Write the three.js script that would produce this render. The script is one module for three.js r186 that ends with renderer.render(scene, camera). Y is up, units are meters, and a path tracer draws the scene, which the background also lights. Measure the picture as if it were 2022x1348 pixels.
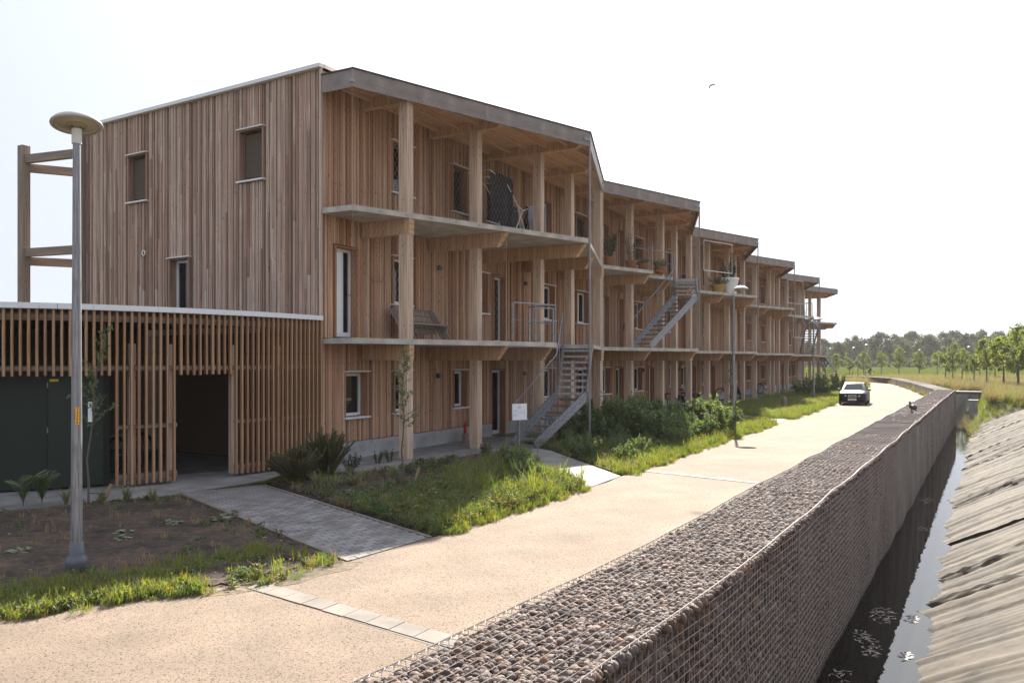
import * as THREE from 'three';
import { MarchingCubes } from 'three/addons/objects/MarchingCubes.js';
import { RoundedBoxGeometry } from 'three/addons/geometries/RoundedBoxGeometry.js';

// ---------------------------------------------------------------- camera, sky, sun, exposure
// World axes: x runs along the long timber facade (away from the photographer), z out of the facade towards the road, y up.
const scene = new THREE.Scene();
const CAM = new THREE.Vector3(-14.061, 2.32, 12.475), YAW = 28.35 * Math.PI / 180;
const camera = new THREE.PerspectiveCamera(2 * Math.atan(674 / 1610.5) * 180 / Math.PI, 2022 / 1348, 0.1, 3000);
camera.position.copy(CAM);
camera.lookAt(CAM.x + Math.cos(YAW) * 10, CAM.y, CAM.z - Math.sin(YAW) * 10);
camera.setViewOffset(2022, 1348, 0, -39.7, 2022, 1348);
const renderer = new THREE.WebGLRenderer({ antialias: true });
renderer.toneMapping = THREE.LinearToneMapping;
renderer.toneMappingExposure = 5.9;
renderer.shadowMap.enabled = true;
const SUN_EL = 34.5 * Math.PI / 180;
const SUN = new THREE.Vector3(0.971 * Math.cos(SUN_EL), Math.sin(SUN_EL), -0.240 * Math.cos(SUN_EL)).normalize();
{
  const W = 1024, H = 512, data = new Float32Array(W * H * 4), d = new THREE.Vector3();
  for (let j = 0; j < H; j++) for (let i = 0; i < W; i++) {
    const el = ((j + 0.5) / H - 0.5) * Math.PI, az = ((i + 0.5) / W - 0.5) * 2 * Math.PI;
    d.set(Math.cos(el) * Math.cos(az), Math.sin(el), Math.cos(el) * Math.sin(az));
    const ang = Math.acos(THREE.MathUtils.clamp(d.dot(SUN), -1, 1)) * 57.296, e = Math.max(0, el) / (Math.PI / 2), t = Math.pow(1 - e, 2.4);
    const glow = 0.85 * Math.exp(-ang / 12.5) + 0.5 * Math.exp(-ang / 7), k = (j * W + i) * 4;
    data[k] = 0.116 + (0.131 - 0.116) * t + glow; data[k + 1] = 0.130 + (0.141 - 0.130) * t + glow; data[k + 2] = 0.160 + (0.163 - 0.160) * t + glow * 0.97; data[k + 3] = 1;
  }
  const sky = new THREE.DataTexture(data, W, H, THREE.RGBAFormat, THREE.FloatType);
  sky.mapping = THREE.EquirectangularReflectionMapping; sky.magFilter = sky.minFilter = THREE.LinearFilter; sky.needsUpdate = true;
  scene.background = sky; scene.environment = sky;
}
const sun = new THREE.DirectionalLight(new THREE.Color().setRGB(1, 0.93, 0.82), 2.62);
sun.position.copy(SUN).multiplyScalar(120).add(new THREE.Vector3(25, 0, 5));
sun.target.position.set(25, 0, 5); scene.add(sun, sun.target);
sun.castShadow = true; sun.shadow.mapSize.set(4096, 4096);
Object.assign(sun.shadow.camera, { left: -80, right: 80, top: 80, bottom: -80, near: 1, far: 400 });

// ---------------------------------------------------------------- helpers
function rngOf(a) { return () => { a |= 0; a = a + 0x6D2B79F5 | 0; let t = Math.imul(a ^ a >>> 15, 1 | a); t = t + Math.imul(t ^ t >>> 7, 61 | t) ^ t; return ((t ^ t >>> 14) >>> 0) / 4294967296; }; }
const V = (x, y, z) => new THREE.Vector3(x, y, z);
const lerp = (a, b, t) => a + (b - a) * t;
const hash = (x, y, s) => { let h = Math.imul(x, 374761393) + Math.imul(y, 668265263) + Math.imul(s, 2147483647 ^ 0x5bd1e995) | 0; h = Math.imul(h ^ h >>> 13, 1274126177); return ((h ^ h >>> 16) >>> 0) / 4294967296; };
function vnoise(x, y, s = 0, px = 0, py = 0) {
  const xi = Math.floor(x), yi = Math.floor(y), fx = x - xi, fy = y - yi, sx = fx * fx * (3 - 2 * fx), sy = fy * fy * (3 - 2 * fy);
  const w = (a, p) => p ? ((a % p) + p) % p : a, x0 = w(xi, px), x1 = w(xi + 1, px), y0 = w(yi, py), y1 = w(yi + 1, py);
  return lerp(lerp(hash(x0, y0, s), hash(x1, y0, s), sx), lerp(hash(x0, y1, s), hash(x1, y1, s), sx), sy);
}
function fbm(x, y, s = 0, oct = 4, px = 0, py = 0) { let a = 0, k = 0.5, n = 0; for (let o = 0; o < oct; o++) { a += k * vnoise(x, y, s + o * 17, px, py); n += k; x *= 2; y *= 2; px *= 2; py *= 2; k *= 0.5; } return a / n; }
// tileable colour texture; fn(u, v) returns [r, g, b] in sRGB 0..1; size in metres
function tex(w, h, mx, my, fn, srgb = true) {
  const d = new Uint8Array(w * h * 4);
  for (let j = 0; j < h; j++) for (let i = 0; i < w; i++) { const c = fn((i + 0.5) / w, (j + 0.5) / h), k = (j * w + i) * 4; for (let q = 0; q < 3; q++) d[k + q] = Math.max(0, Math.min(255, Math.round(255 * (c.length ? c[q] : c)))); d[k + 3] = 255; }
  const t = new THREE.DataTexture(d, w, h, THREE.RGBAFormat);
  t.wrapS = t.wrapT = THREE.RepeatWrapping; t.magFilter = t.minFilter = THREE.LinearFilter; if (srgb) t.colorSpace = THREE.SRGBColorSpace;
  t.repeat.set(1 / mx, 1 / my); t.needsUpdate = true; return t;
}
const lin = (r, g, b) => new THREE.Color().setRGB(r, g, b);
const std = (r, g, b, rough = 0.8, extra = {}) => new THREE.MeshStandardMaterial({ color: lin(r, g, b), roughness: rough, ...extra });
const phys = (r, g, b, rough = 0.8, extra = {}) => new THREE.MeshPhysicalMaterial({ color: lin(r, g, b), roughness: rough, ...extra });

class GB { // collects flat-shaded triangles with uv in metres and optional vertex colours
  constructor(colored = false) { this.p = []; this.u = []; this.c = colored ? [] : null; this.col = [1, 1, 1]; this.uo = 0; this.vo = 0; }
  tri(a, b, c, ua, ub, uc) { this.p.push(a.x, a.y, a.z, b.x, b.y, b.z, c.x, c.y, c.z); this.u.push(...(ua || [0, 0]), ...(ub || [1, 0]), ...(uc || [0, 1])); if (this.c) for (let i = 0; i < 3; i++) this.c.push(...this.col); return this; }
  quad(a, b, c, d) { const w = a.distanceTo(b), h = a.distanceTo(d), x = this.uo, y = this.vo; this.tri(a, b, c, [x, y], [x + w, y], [x + w, y + h]); this.tri(a, c, d, [x, y], [x + w, y + h], [x, y + h]); return this; }
  // box from its centre and three half-axis vectors
  obox(c, ex, ey, ez) {
    const q = (x, y, z) => c.clone().addScaledVector(ex, x).addScaledVector(ey, y).addScaledVector(ez, z);
    const P = [q(-1, -1, -1), q(1, -1, -1), q(1, 1, -1), q(-1, 1, -1), q(-1, -1, 1), q(1, -1, 1), q(1, 1, 1), q(-1, 1, 1)];
    const flip = new THREE.Vector3().crossVectors(ex, ey).dot(ez) < 0, Q = (a, b, c2, d) => flip ? this.quad(P[b], P[a], P[d], P[c2]) : this.quad(P[a], P[b], P[c2], P[d]);
    Q(4, 5, 6, 7); Q(1, 0, 3, 2); Q(5, 1, 2, 6); Q(0, 4, 7, 3); Q(7, 6, 2, 3); Q(0, 1, 5, 4); return this;
  }
  box(x0, x1, y0, y1, z0, z1) { return this.obox(V((x0 + x1) / 2, (y0 + y1) / 2, (z0 + z1) / 2), V((x1 - x0) / 2, 0, 0), V(0, (y1 - y0) / 2, 0), V(0, 0, (z1 - z0) / 2)); }
  // bar of section w x h from a to b; h is measured along `up`
  bar(a, b, w, h, up = V(0, 1, 0)) { const d = b.clone().sub(a), L = d.length(); if (L < 1e-6) return this; d.divideScalar(L); const s = new THREE.Vector3().crossVectors(d, up); if (s.lengthSq() < 1e-8) s.set(1, 0, 0); s.normalize(); const n = new THREE.Vector3().crossVectors(s, d); return this.obox(a.clone().add(b).multiplyScalar(0.5), s.multiplyScalar(w / 2), d.multiplyScalar(L / 2), n.multiplyScalar(h / 2)); }
  tube(pts, r, sides = 6, r2 = r) {
    let prev = null, L = 0;
    for (let i = 0; i < pts.length; i++) {
      const d = pts[Math.min(i + 1, pts.length - 1)].clone().sub(pts[Math.max(i - 1, 0)]).normalize(), s = new THREE.Vector3().crossVectors(d, Math.abs(d.y) > 0.9 ? V(1, 0, 0) : V(0, 1, 0)).normalize(), n = new THREE.Vector3().crossVectors(s, d), rr = lerp(r, r2, pts.length > 1 ? i / (pts.length - 1) : 0), ring = [];
      for (let k = 0; k < sides; k++) { const a = k / sides * Math.PI * 2; ring.push(pts[i].clone().addScaledVector(s, Math.cos(a) * rr).addScaledVector(n, Math.sin(a) * rr)); }
      if (prev) for (let k = 0; k < sides; k++) { const m = (k + 1) % sides; this.tri(prev[k], prev[m], ring[m], [k / sides, L], [(k + 1) / sides, L], [(k + 1) / sides, L + 1]); this.tri(prev[k], ring[m], ring[k], [k / sides, L], [(k + 1) / sides, L + 1], [k / sides, L + 1]); }
      prev = ring; L += 1;
    } return this;
  }
  add(g, m) { g = g.index ? g.toNonIndexed() : g; const p = g.attributes.position, uv = g.attributes.uv, v = V(0, 0, 0); for (let i = 0; i < p.count; i++) { v.fromBufferAttribute(p, i); if (m) v.applyMatrix4(m); this.p.push(v.x, v.y, v.z); this.u.push(uv ? uv.getX(i) : 0, uv ? uv.getY(i) : 0); if (this.c) this.c.push(...this.col); } return this; }
  geom(smooth = false) {
    const g = new THREE.BufferGeometry(); g.setAttribute('position', new THREE.Float32BufferAttribute(this.p, 3)); g.setAttribute('uv', new THREE.Float32BufferAttribute(this.u, 2));
    if (this.c) g.setAttribute('color', new THREE.Float32BufferAttribute(this.c, 3)); g.computeVertexNormals(); if (smooth) smoothNormals(g); return g;
  }
}
function smoothNormals(g, crease = 0.5) { // average normals of coincident vertices whose faces turn little
  const p = g.attributes.position, n = g.attributes.normal, m = new Map();
  for (let i = 0; i < p.count; i++) { const k = `${Math.round(p.getX(i) * 2000)},${Math.round(p.getY(i) * 2000)},${Math.round(p.getZ(i) * 2000)}`; if (!m.has(k)) m.set(k, []); m.get(k).push(i); }
  const out = new Float32Array(p.count * 3);
  for (const l of m.values()) for (const i of l) { let x = 0, y = 0, z = 0; for (const j of l) { const d = n.getX(i) * n.getX(j) + n.getY(i) * n.getY(j) + n.getZ(i) * n.getZ(j); if (d > crease) { x += n.getX(j); y += n.getY(j); z += n.getZ(j); } } const L = Math.hypot(x, y, z) || 1; out[i * 3] = x / L; out[i * 3 + 1] = y / L; out[i * 3 + 2] = z / L; }
  g.setAttribute('normal', new THREE.BufferAttribute(out, 3)); return g;
}
const taken = new Map();
const numbered = n => { const k = taken.get(n) || 0; taken.set(n, k + 1); return k ? `${n}_${String(k).padStart(3, '0')}` : n; };
function mesh(name, g, m, parent = scene) { const o = new THREE.Mesh(g instanceof GB ? g.geom() : g, m); o.name = parent === scene ? numbered(name) : name; o.castShadow = o.receiveShadow = true; parent.add(o); return o; }
function tag(o, label, category, group) { Object.assign(o.userData, { label, category }); if (group) o.userData.group = group; return o; }
function thing(name, label, category, pos = [0, 0, 0], turn = 0, group) { const o = new THREE.Group(); o.name = numbered(name); o.position.set(...pos); o.rotation.y = turn; scene.add(o); return tag(o, label, category, group); }
function struct(name, g, m) { const o = mesh(name, g, m); o.userData.kind = 'structure'; return o; }
function dup(o, pos, turn, label, scale) { const c = o.clone(); c.name = numbered(o.name.replace(/_\d{3}$/, '')); c.userData = { ...o.userData, label: label || o.userData.label }; c.position.set(...pos); c.rotation.y = turn; if (scale) c.scale.setScalar(scale); scene.add(c); return c; }
const ORD = ['first', 'second', 'third', 'fourth', 'fifth', 'sixth', 'seventh', 'eighth', 'ninth', 'tenth', 'eleventh', 'twelfth', 'thirteenth', 'fourteenth', 'fifteenth', 'sixteenth', 'seventeenth', 'eighteenth', 'nineteenth', 'twentieth'];
// flat polygon sheet at height y from [x, z] corners, uv in metres
function sheet(pts, y, holes = []) { const s = new THREE.Shape(pts.map(q => new THREE.Vector2(q[0], -q[1]))); for (const h of holes) s.holes.push(new THREE.Path(h.map(q => new THREE.Vector2(q[0], -q[1])))); const g = new THREE.ShapeGeometry(s); g.rotateX(-Math.PI / 2); g.translate(0, y, 0); return g; }
function slabGeom(pts, y0, y1) { const s = new THREE.Shape(pts.map(q => new THREE.Vector2(q[0], -q[1]))), g = new THREE.ExtrudeGeometry(s, { depth: y1 - y0, bevelEnabled: false }); g.rotateX(-Math.PI / 2); g.translate(0, y0, 0); return g; }
// world point seen at a pixel of the 2022 x 1348 photograph on the level y (used for setting out only)
function at(px, py, y = 0) { const D = 1610.5 * (2.32 - y) / (py - 713.7), X = (px - 1011) / 1610.5 * D; return [CAM.x + Math.sin(YAW) * X + Math.cos(YAW) * D, CAM.z + Math.cos(YAW) * X - Math.sin(YAW) * D]; }
function atDepth(px, D) { const X = (px - 1011) / 1610.5 * D; return [CAM.x + Math.sin(YAW) * X + Math.cos(YAW) * D, CAM.z + Math.cos(YAW) * X - Math.sin(YAW) * D]; }
function depthOf(x, z) { return Math.cos(YAW) * (x - CAM.x) - Math.sin(YAW) * (z - CAM.z); }
const inPoly = (x, z, P) => { let c = false; for (let i = 0, j = P.length - 1; i < P.length; j = i++) if ((P[i][1] > z) !== (P[j][1] > z) && x < (P[j][0] - P[i][0]) * (z - P[i][1]) / (P[j][1] - P[i][1]) + P[i][0]) c = !c; return c; };
const pw = (T, x) => { if (x <= T[0][0]) return T[0][1]; for (let i = 1; i < T.length; i++) if (x <= T[i][0]) return lerp(T[i - 1][1], T[i][1], (x - T[i - 1][0]) / (T[i][0] - T[i - 1][0])); return T[T.length - 1][1]; };

// ---------------------------------------------------------------- textures and materials
const knots = (() => { const r = rngOf(5), a = []; for (let i = 0; i < 15; i++) a.push([r(), r(), 0.004 + r() * 0.009]); return a; })();
const woodTex = tex(256, 1024, 0.5, 2.5, (u, v) => {
  let g = 0.80 + 0.13 * (fbm(u * 32, v * 3, 3, 3, 32, 3) - 0.5) * 2 + 0.10 * (fbm(u * 8, v * 2, 8, 3, 8, 2) - 0.5) * 2 + 0.05 * (vnoise(u * 128, v * 12, 9, 128, 12) - 0.5), warm = 0;
  for (const [x, y, r] of knots) { const dx = Math.min(Math.abs(u - x), 1 - Math.abs(u - x)) * 0.5, dy = Math.min(Math.abs(v - y), 1 - Math.abs(v - y)) * 2.5 * 0.55, d = Math.hypot(dx, dy); if (d < r * 2) { const k = 1 - d / (r * 2); g *= 1 - 0.45 * k; warm += 0.1 * k; } }
  return [g * 1.06 + warm * 0.3, g, g * 0.95 - warm * 0.2];
});
const concreteTex = tex(512, 512, 2, 2, (u, v) => { const g = 0.82 + 0.14 * (fbm(u * 8, v * 8, 21, 5, 8, 8) - 0.5) * 2 + 0.05 * (vnoise(u * 170, v * 170, 4, 170, 170) - 0.5); return [g, g, g]; });
const grainTex = tex(256, 256, 0.6, 0.6, (u, v) => 0.5 + 0.5 * (fbm(u * 24, v * 24, 77, 4, 24, 24) - 0.5) * 2, false);
const steelTex = tex(256, 256, 0.4, 0.4, (u, v) => { const g = 0.80 + 0.22 * (fbm(u * 10, v * 10, 31, 4, 10, 10) - 0.5) * 2; return [g, g, g * 1.02]; });
const roadSpots = new Float32Array(1024 * 1024);
{ const r = rngOf(11); for (let i = 0; i < 42000; i++) { const x = r() * 1024, y = r() * 1024, a = 1.0 + r() * r() * 2.0, k = r() < 0.62 ? -(0.30 + 0.5 * r()) : 0.06 + 0.08 * r(), e = 0.6 + r() * 0.8; for (let j = -5; j <= 5; j++) for (let q = -5; q <= 5; q++) { const d = Math.hypot(q * e, j / e) / a; if (d < 1) { const n = ((Math.floor(y) + j + 1024) & 1023) * 1024 + ((Math.floor(x) + q + 1024) & 1023); roadSpots[n] = k * Math.min(1, (1 - d) * 2); } } } }
const roadTex = tex(1024, 1024, 3.2, 3.2, (u, v) => { const g = 0.86 + 0.09 * (fbm(u * 6, v * 6, 40, 5, 6, 6) - 0.5) * 2 + 0.07 * (vnoise(u * 256, v * 256, 41, 256, 256) - 0.5), s = 1 + 1.15 * roadSpots[Math.floor(v * 1024) * 1024 + Math.floor(u * 1024)]; return [g * s, g * s * 0.985, g * s * 0.97]; });
const soilTex = tex(512, 512, 2, 2, (u, v) => { const a = fbm(u * 7, v * 7, 50, 5, 7, 7), b = fbm(u * 40, v * 40, 55, 3, 40, 40), g = 0.55 + 0.5 * (a - 0.5) + 0.45 * (b - 0.5), s = vnoise(u * 120, v * 120, 58, 120, 120) > 0.93 ? 0.25 : 0; return [g + s, g * 0.97 + s, g * 0.93 + s]; });
const soilBump = tex(256, 256, 1.3, 1.3, (u, v) => fbm(u * 12, v * 12, 66, 4, 12, 12), false);
const turfTex = tex(512, 512, 5, 5, (u, v) => { const a = fbm(u * 9, v * 9, 80, 5, 9, 9), b = vnoise(u * 150, v * 150, 82, 150, 150), g = 0.6 + 0.35 * (b - 0.5) + 0.4 * (a - 0.5); return [g + 0.25 * (a - 0.5), g, g * 0.8]; });
const linerTex = tex(1024, 1024, 3, 3, (u, v) => { const a = fbm(u * 5, v * 9, 90, 5, 5, 9), b = fbm(u * 34, v * 34, 92, 3, 34, 34), w = 0.03 * Math.sin(u * 1024 * 0.8) * Math.sin(v * 1024 * 0.8), g = 0.68 + 0.34 * (a - 0.5) + 0.2 * (b - 0.5) + w; return [g * 1.03, g, g * 0.94]; });

const wood = (r, g, b, rough = 0.75, extra = {}) => std(r, g, b, rough, { map: woodTex, bumpMap: woodTex, bumpScale: 0.0012, ...extra });
const M = {
  greyBoards: [[.63, .485, .41], [.70, .575, .50], [.44, .31, .25], [.75, .66, .60], [.56, .415, .345], [.68, .575, .51]].map(c => wood(...c)),
  larchBoards: [[.68, .435, .295], [.73, .50, .35], [.52, .30, .185], [.77, .58, .44], [.60, .375, .25], [.71, .52, .39]].map(c => wood(...c)),
  boardsVC: wood(1, 1, 1, 0.75, { vertexColors: true }),
  slats: [[.52, .33, .20], [.58, .39, .25], [.45, .27, .16]].map(c => wood(...c)),
  glulam: wood(.80, .66, .54, 0.6), glulamEdge: wood(.66, .48, .33, 0.6),
  soffit: wood(.76, .53, .345, 0.7), weathered: wood(.38, .335, .30, .85),
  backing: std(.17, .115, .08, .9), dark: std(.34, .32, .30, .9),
  concrete: std(.58, .57, .56, .85, { map: concreteTex, bumpMap: grainTex, bumpScale: .001 }),
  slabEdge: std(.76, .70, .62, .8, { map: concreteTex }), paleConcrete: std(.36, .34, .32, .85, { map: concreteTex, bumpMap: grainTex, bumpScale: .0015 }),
  fascia: std(.38, .315, .28, .5, { map: concreteTex }), copingDark: std(.08, .08, .085, .5), copingWhite: std(.80, .80, .80, .5),
  galv: std(.46, .47, .48, .45, { metalness: .55, map: steelTex }), galvPole: std(.42, .42, .42, .5, { metalness: .5, map: steelTex }), darkSteel: std(.13, .135, .15, .5, { metalness: .5 }),
  whiteFrame: std(.78, .78, .78, .45), pane: phys(.012, .014, .015, .04, { specularIntensity: 1, ior: 1.6 }), paleBlind: phys(.72, .76, .74, .12, { clearcoat: 1, clearcoatRoughness: .04 }), screen: std(.10, .072, .05, .8, { bumpMap: grainTex, bumpScale: .0005 }),
  greenDoor: std(.011, .021, .012, .5), greenWall: std(.010, .018, .010, .6), yellow: std(.75, .45, .02, .6), black: std(.012, .012, .013, .5), rubber: std(.015, .015, .016, .85),
  red: std(.42, .02, .02, .4), terracotta: std(.42, .17, .08, .85, { map: concreteTex }), white: std(.82, .82, .81, .5), ochre: std(.42, .25, .05, .7), chrome: std(.75, .75, .76, .15, { metalness: 1 }),
  net: std(.60, .48, .38, .6), paver: [0, 1, 2, 3].map(i => std(.33 + .045 * (i - 1.5), .305 + .045 * (i - 1.5), .29 + .045 * (i - 1.5), .85, { map: concreteTex, bumpMap: grainTex, bumpScale: .0012 })),
  strip: [0, 1, 2].map(i => std(.30 + .012 * (i - 1), .258 + .012 * (i - 1), .218 + .012 * (i - 1), .85, { map: concreteTex })),
  bark: std(.13, .105, .085, .9, { bumpMap: grainTex, bumpScale: .004 }), stake: wood(.42, .32, .22, .8),
};
const leafMat = (r, g, b, tr = .45) => phys(r, g, b, .95, { transmission: tr, thickness: 0, side: THREE.DoubleSide, vertexColors: true });
const LEAF = { grass: leafMat(.165, .215, .020, .66), shrub: leafMat(.13, .19, .04, .6), dark: leafMat(.050, .082, .022, .3), young: leafMat(.20, .26, .04, .55), far: leafMat(.105, .125, .045, .35), dry: leafMat(.34, .27, .16, .35), olive: leafMat(.13, .135, .045, .35), straw: leafMat(.20, .22, .07, .4) };

// ---------------------------------------------------------------- ground, road, beds, channel
const WALL_L = [[-40, 8.75], [-15, 9.5], [-10.64, 9.65], [-9.2, 9.79], [-7.95, 9.88], [-5.5, 10.0], [-4.2, 10.04], [-1.45, 10.14], [6.16, 10.41], [23.9, 11.0], [41.8, 11.66], [64, 12.5], [98, 13.8]];
const EDGE = [[-40, 11.3], [-4, 12.05], [0, 12.2], [5.3, 12.37], [9.1, 12.58], [20, 13.0], [42, 13.6], [64, 14.35], [98, 15.6]];
const WATER = -1.5, CREST = 3.3, CR = u => u < 39 ? CREST : u < 42 ? lerp(CREST, .9, (u - 39) / 3) : .9;
const bankY = (d, c = CREST) => { const t = Math.min(1, Math.max(0, d / c)); return WATER + 1.5 * (t * 1.12 - 0.12 * t * t); };
{
  const hole = []; for (let u = -40; u <= 97; u += 1) hole.push([u, pw(WALL_L, u) + 0.5]); for (let u = 97; u >= -40; u -= 1) hole.push([u, pw(EDGE, u) + CR(u)]);
  struct('ground', sheet([[-300, -700], [1400, -700], [1400, 700], [-300, 700]], 0, [hole]), phys(.17, .155, .075, 1, { map: turfTex, specularIntensity: 0 }));
}
{ // the far pasture in three fields and the near meadow under the dry grass
  const q = (px, D) => atDepth(px, D);
  struct('field', sheet([q(700, 122), q(2300, 95), q(2500, 250), q(700, 262)], .012), phys(.20, .25, .075, 1, { map: turfTex, specularIntensity: 0 }));
  const far = struct('field', sheet([q(700, 272), q(2500, 258), q(2600, 420), q(700, 420)], .012), phys(.27, .35, .10, 1, { map: turfTex, specularIntensity: 0 })); far.name = 'pasture';
}
const ROAD_L = [[-16, 2.6], [-12, 3.9], [-9.78, 4.92], [-9.09, 5.35], [-8.02, 6.1], [-6.6, 6.35], [-5.2, 6.52], [-.3, 6.67], [16, 6.8], [32, 6.85], [46, 6.7], [62, 6.2], [80, 5.0], [92, 0]];
const ROAD_R = u => u < 41.5 ? pw(WALL_L, u) + 0.03 : pw([[41.5, 11.6], [60, 9.6], [79, 6.95], [92, 1.2]], u) + .03;
{
  const g = new GB(true), N = 14; let prev = null, u = -16;
  const col = (x, z) => { const t = (z - pw(ROAD_L, x)) / (ROAD_R(x) - pw(ROAD_L, x)), track = Math.exp(-(((t - .28) / .07) ** 2)) + Math.exp(-(((t - .72) / .07) ** 2)), a = fbm(x * .5, z * .5, 5, 4), b = fbm(x * 2.2, z * 2.2, 9, 3), k = .80 + .30 * a + .14 * b + .045 * track * (.4 + a); return [k, k * (.985 + .03 * (a - .5)), k * (.965 + .05 * (b - .5))]; };
  const put = (P, c) => { g.p.push(P[0], .012, P[1]); g.u.push(P[0], P[1]); g.c.push(...c); };
  while (u < 92) {
    const row = []; for (let i = 0; i <= N; i++) { const z = lerp(pw(ROAD_L, u) - .05 + .05 * Math.sin(u * 3.1) * vnoise(u, 1, 3), ROAD_R(u), i / N); row.push([u, z]); }
    if (prev) for (let i = 0; i < N; i++) { const a = prev[i], b = row[i], c = row[i + 1], d = prev[i + 1], k = [a, b, c, d].map(q => col(...q)); put(a, k[0]); put(d, k[3]); put(c, k[2]); put(a, k[0]); put(c, k[2]); put(b, k[1]); }
    prev = row; u += u < 15 ? .3 : 1.2;
  }
  const m = std(.285, .222, .170, .95, { map: roadTex, bumpMap: roadTex, bumpScale: .002, vertexColors: true });
  struct('road', g, m);
}
// pavements
const GALLERY_EDGE = 2.0;
const paving = struct('pavement', slabGeom([[-.05, -.3], [68.5, -.3], [68.5, GALLERY_EDGE], [24.3, GALLERY_EDGE], [20.0, 6.0], [19.6, 6.78], [17.3, 6.78], [18.4, 5.8], [22.4, GALLERY_EDGE], [5.9, GALLERY_EDGE], [4.9, 3.4], [1.4, 6.62], [-.3, 6.64], [.67, 5.77], [3.1, 3.3], [4.1, GALLERY_EDGE], [-.1, GALLERY_EDGE], [-1.1, .95]], -.06, .024), M.paleConcrete);
struct('pavement', slabGeom([[-9.5, -5.5], at(-120, 1018), at(0, 1010), at(330, 980), at(520, 950), at(560, 937), [-1.0, .75], [-.3, -.2], [-2.2, -1.2], [-4.5, -2.2], [-7.5, -5.5]], -.06, .02), M.paleConcrete);
// concrete joint lines in the pavement are real 8 mm gaps: the slab strip beside the facade
for (const [x0, x1] of [[.3, 3.4], [3.41, 7.2], [7.21, 11.4], [11.41, 16.2], [16.21, 21.8]]) { const o = mesh('paving_slab', slabGeom([[x0, .02], [x1 - .012, .02], [x1 - .012, 1.9], [x0, 1.9]], .024, .034), M.paleConcrete, paving); }
{ // paver band across the road
  const band = struct('paver_band', sheet([[-8.02, 6.12], [-7.78, 6.1], [-8.42, 9.72], [-8.72, 9.72]], .014), M.strip[0]), r = rngOf(77);
  for (let i = 0; i < 12; i++) { const t0 = i / 12, t1 = (i + 1) / 12 - .0022, e = .008 * (r() - .5), c = (t, s) => [lerp(lerp(-8.04, -8.66, t), lerp(-7.80, -8.42, t), s) + e, lerp(6.15, 9.70, t)]; mesh('paver', slabGeom([c(t0, 0), c(t0, 1), c(t1, 1), c(t1, 0)], .0, .02 + .003 * r()), M.strip[i % 3], band); }
  const far = struct('paver_band', sheet([[2.35, 6.75], [2.52, 6.75], [1.70, 9.95], [1.5, 9.95]], .014), M.strip[1]);
  for (let i = 0; i < 9; i++) { const t0 = i / 9, t1 = (i + 1) / 9 - .004, c = (t, s) => [lerp(lerp(2.33, 1.50, t), lerp(2.54, 1.72, t), s), lerp(6.72, 10.05, t)]; mesh('paver', slabGeom([c(t0, 0), c(t0, 1), c(t1, 1), c(t1, 0)], 0, .02), M.strip[i % 3], far); }
}
{ // brick path from the road to the shed, laid in running bond; kerb stones along both sides
  const A = [-4.22, .62], B = [-2.9, 1.14], C = [-5.2, 6.46], D = [-6.62, 6.36], P = (s, t) => [lerp(lerp(A[0], D[0], t), lerp(B[0], C[0], t), s), lerp(lerp(A[1], D[1], t), lerp(B[1], C[1], t), s)];
  const path = struct('brick_path', slabGeom([A, B, C, D], -.05, .008), M.backing), r = rngOf(31), list = [];
  const rows = 58, per = 6.6;
  for (let i = 0; i < rows; i++) { const t0 = i / rows, t1 = (i + 1) / rows - .0018, off = (i % 2) * .5; for (let k = -1; k < per; k++) { let s0 = (k + off) / per, s1 = (k + 1 + off) / per - .010; s0 = Math.max(0, s0); s1 = Math.min(1, s1); if (s1 - s0 < .02) continue; list.push([s0, s1, t0, t1, .022 + .003 * r(), Math.floor(r() * 4)]); } }
  list.sort((a, b) => b[2] - a[2]);
  const rest = new GB();
  list.forEach(([s0, s1, t0, t1, h, m], n) => { const g = slabGeom([P(s0, t0), P(s1, t0), P(s1, t1), P(s0, t1)], 0, h); if (n < 290) mesh('brick', g, M.paver[m], path); else rest.add(g); });
  const o = mesh('brick_course', rest, M.paver[1], path); o.userData.kind = 'stuff';
  for (const s of [-1, 1]) for (let i = 0; i < 7; i++) { const e0 = s < 0 ? -.055 : 1.006, e1 = s < 0 ? -.006 : 1.055; mesh('kerb_stone', slabGeom([P(e0, i / 7), P(e1, i / 7), P(e1, (i + 1) / 7 - .002), P(e0, (i + 1) / 7 - .002)], -.05, .028), M.strip[1], path); }
}
// planted beds: bumpy soil
const BED1 = [[-14, -6.5], at(-120, 1020), at(0, 1012), at(330, 981), [-4.38, .66], [-6.72, 6.3], [-7.2, 6.15], [-8.1, 5.95], [-9.1, 5.25], [-9.8, 4.82], [-12, 3.8], [-14, 3.1]];
const BED2 = [[-2.75, 1.2], [-1.1, 1.05], [-.1, 2.03], [4.05, 2.03], [3.05, 3.25], [.6, 5.72], [-.4, 6.62], [-5.05, 6.45]];
const BED3 = [[6.0, 2.03], [22.2, 2.03], [18.3, 5.75], [17.2, 6.78], [1.55, 6.66], [5.0, 3.42]];
const BED4 = [[24.4, 2.03], [60, 2.03], [66, 6.0], [46, 6.7], [32, 6.82], [19.7, 6.78], [20.1, 6.05]];
const segD = (x, z, a, b) => { const dx = b[0] - a[0], dz = b[1] - a[1], t = Math.max(0, Math.min(1, ((x - a[0]) * dx + (z - a[1]) * dz) / (dx * dx + dz * dz))); return Math.hypot(x - a[0] - dx * t, z - a[1] - dz * t); };
const edgeD = (x, z, P) => { let d = 1e9; for (let i = 0; i < P.length; i++) d = Math.min(d, segD(x, z, P[i], P[(i + 1) % P.length])); return d; };
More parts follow.
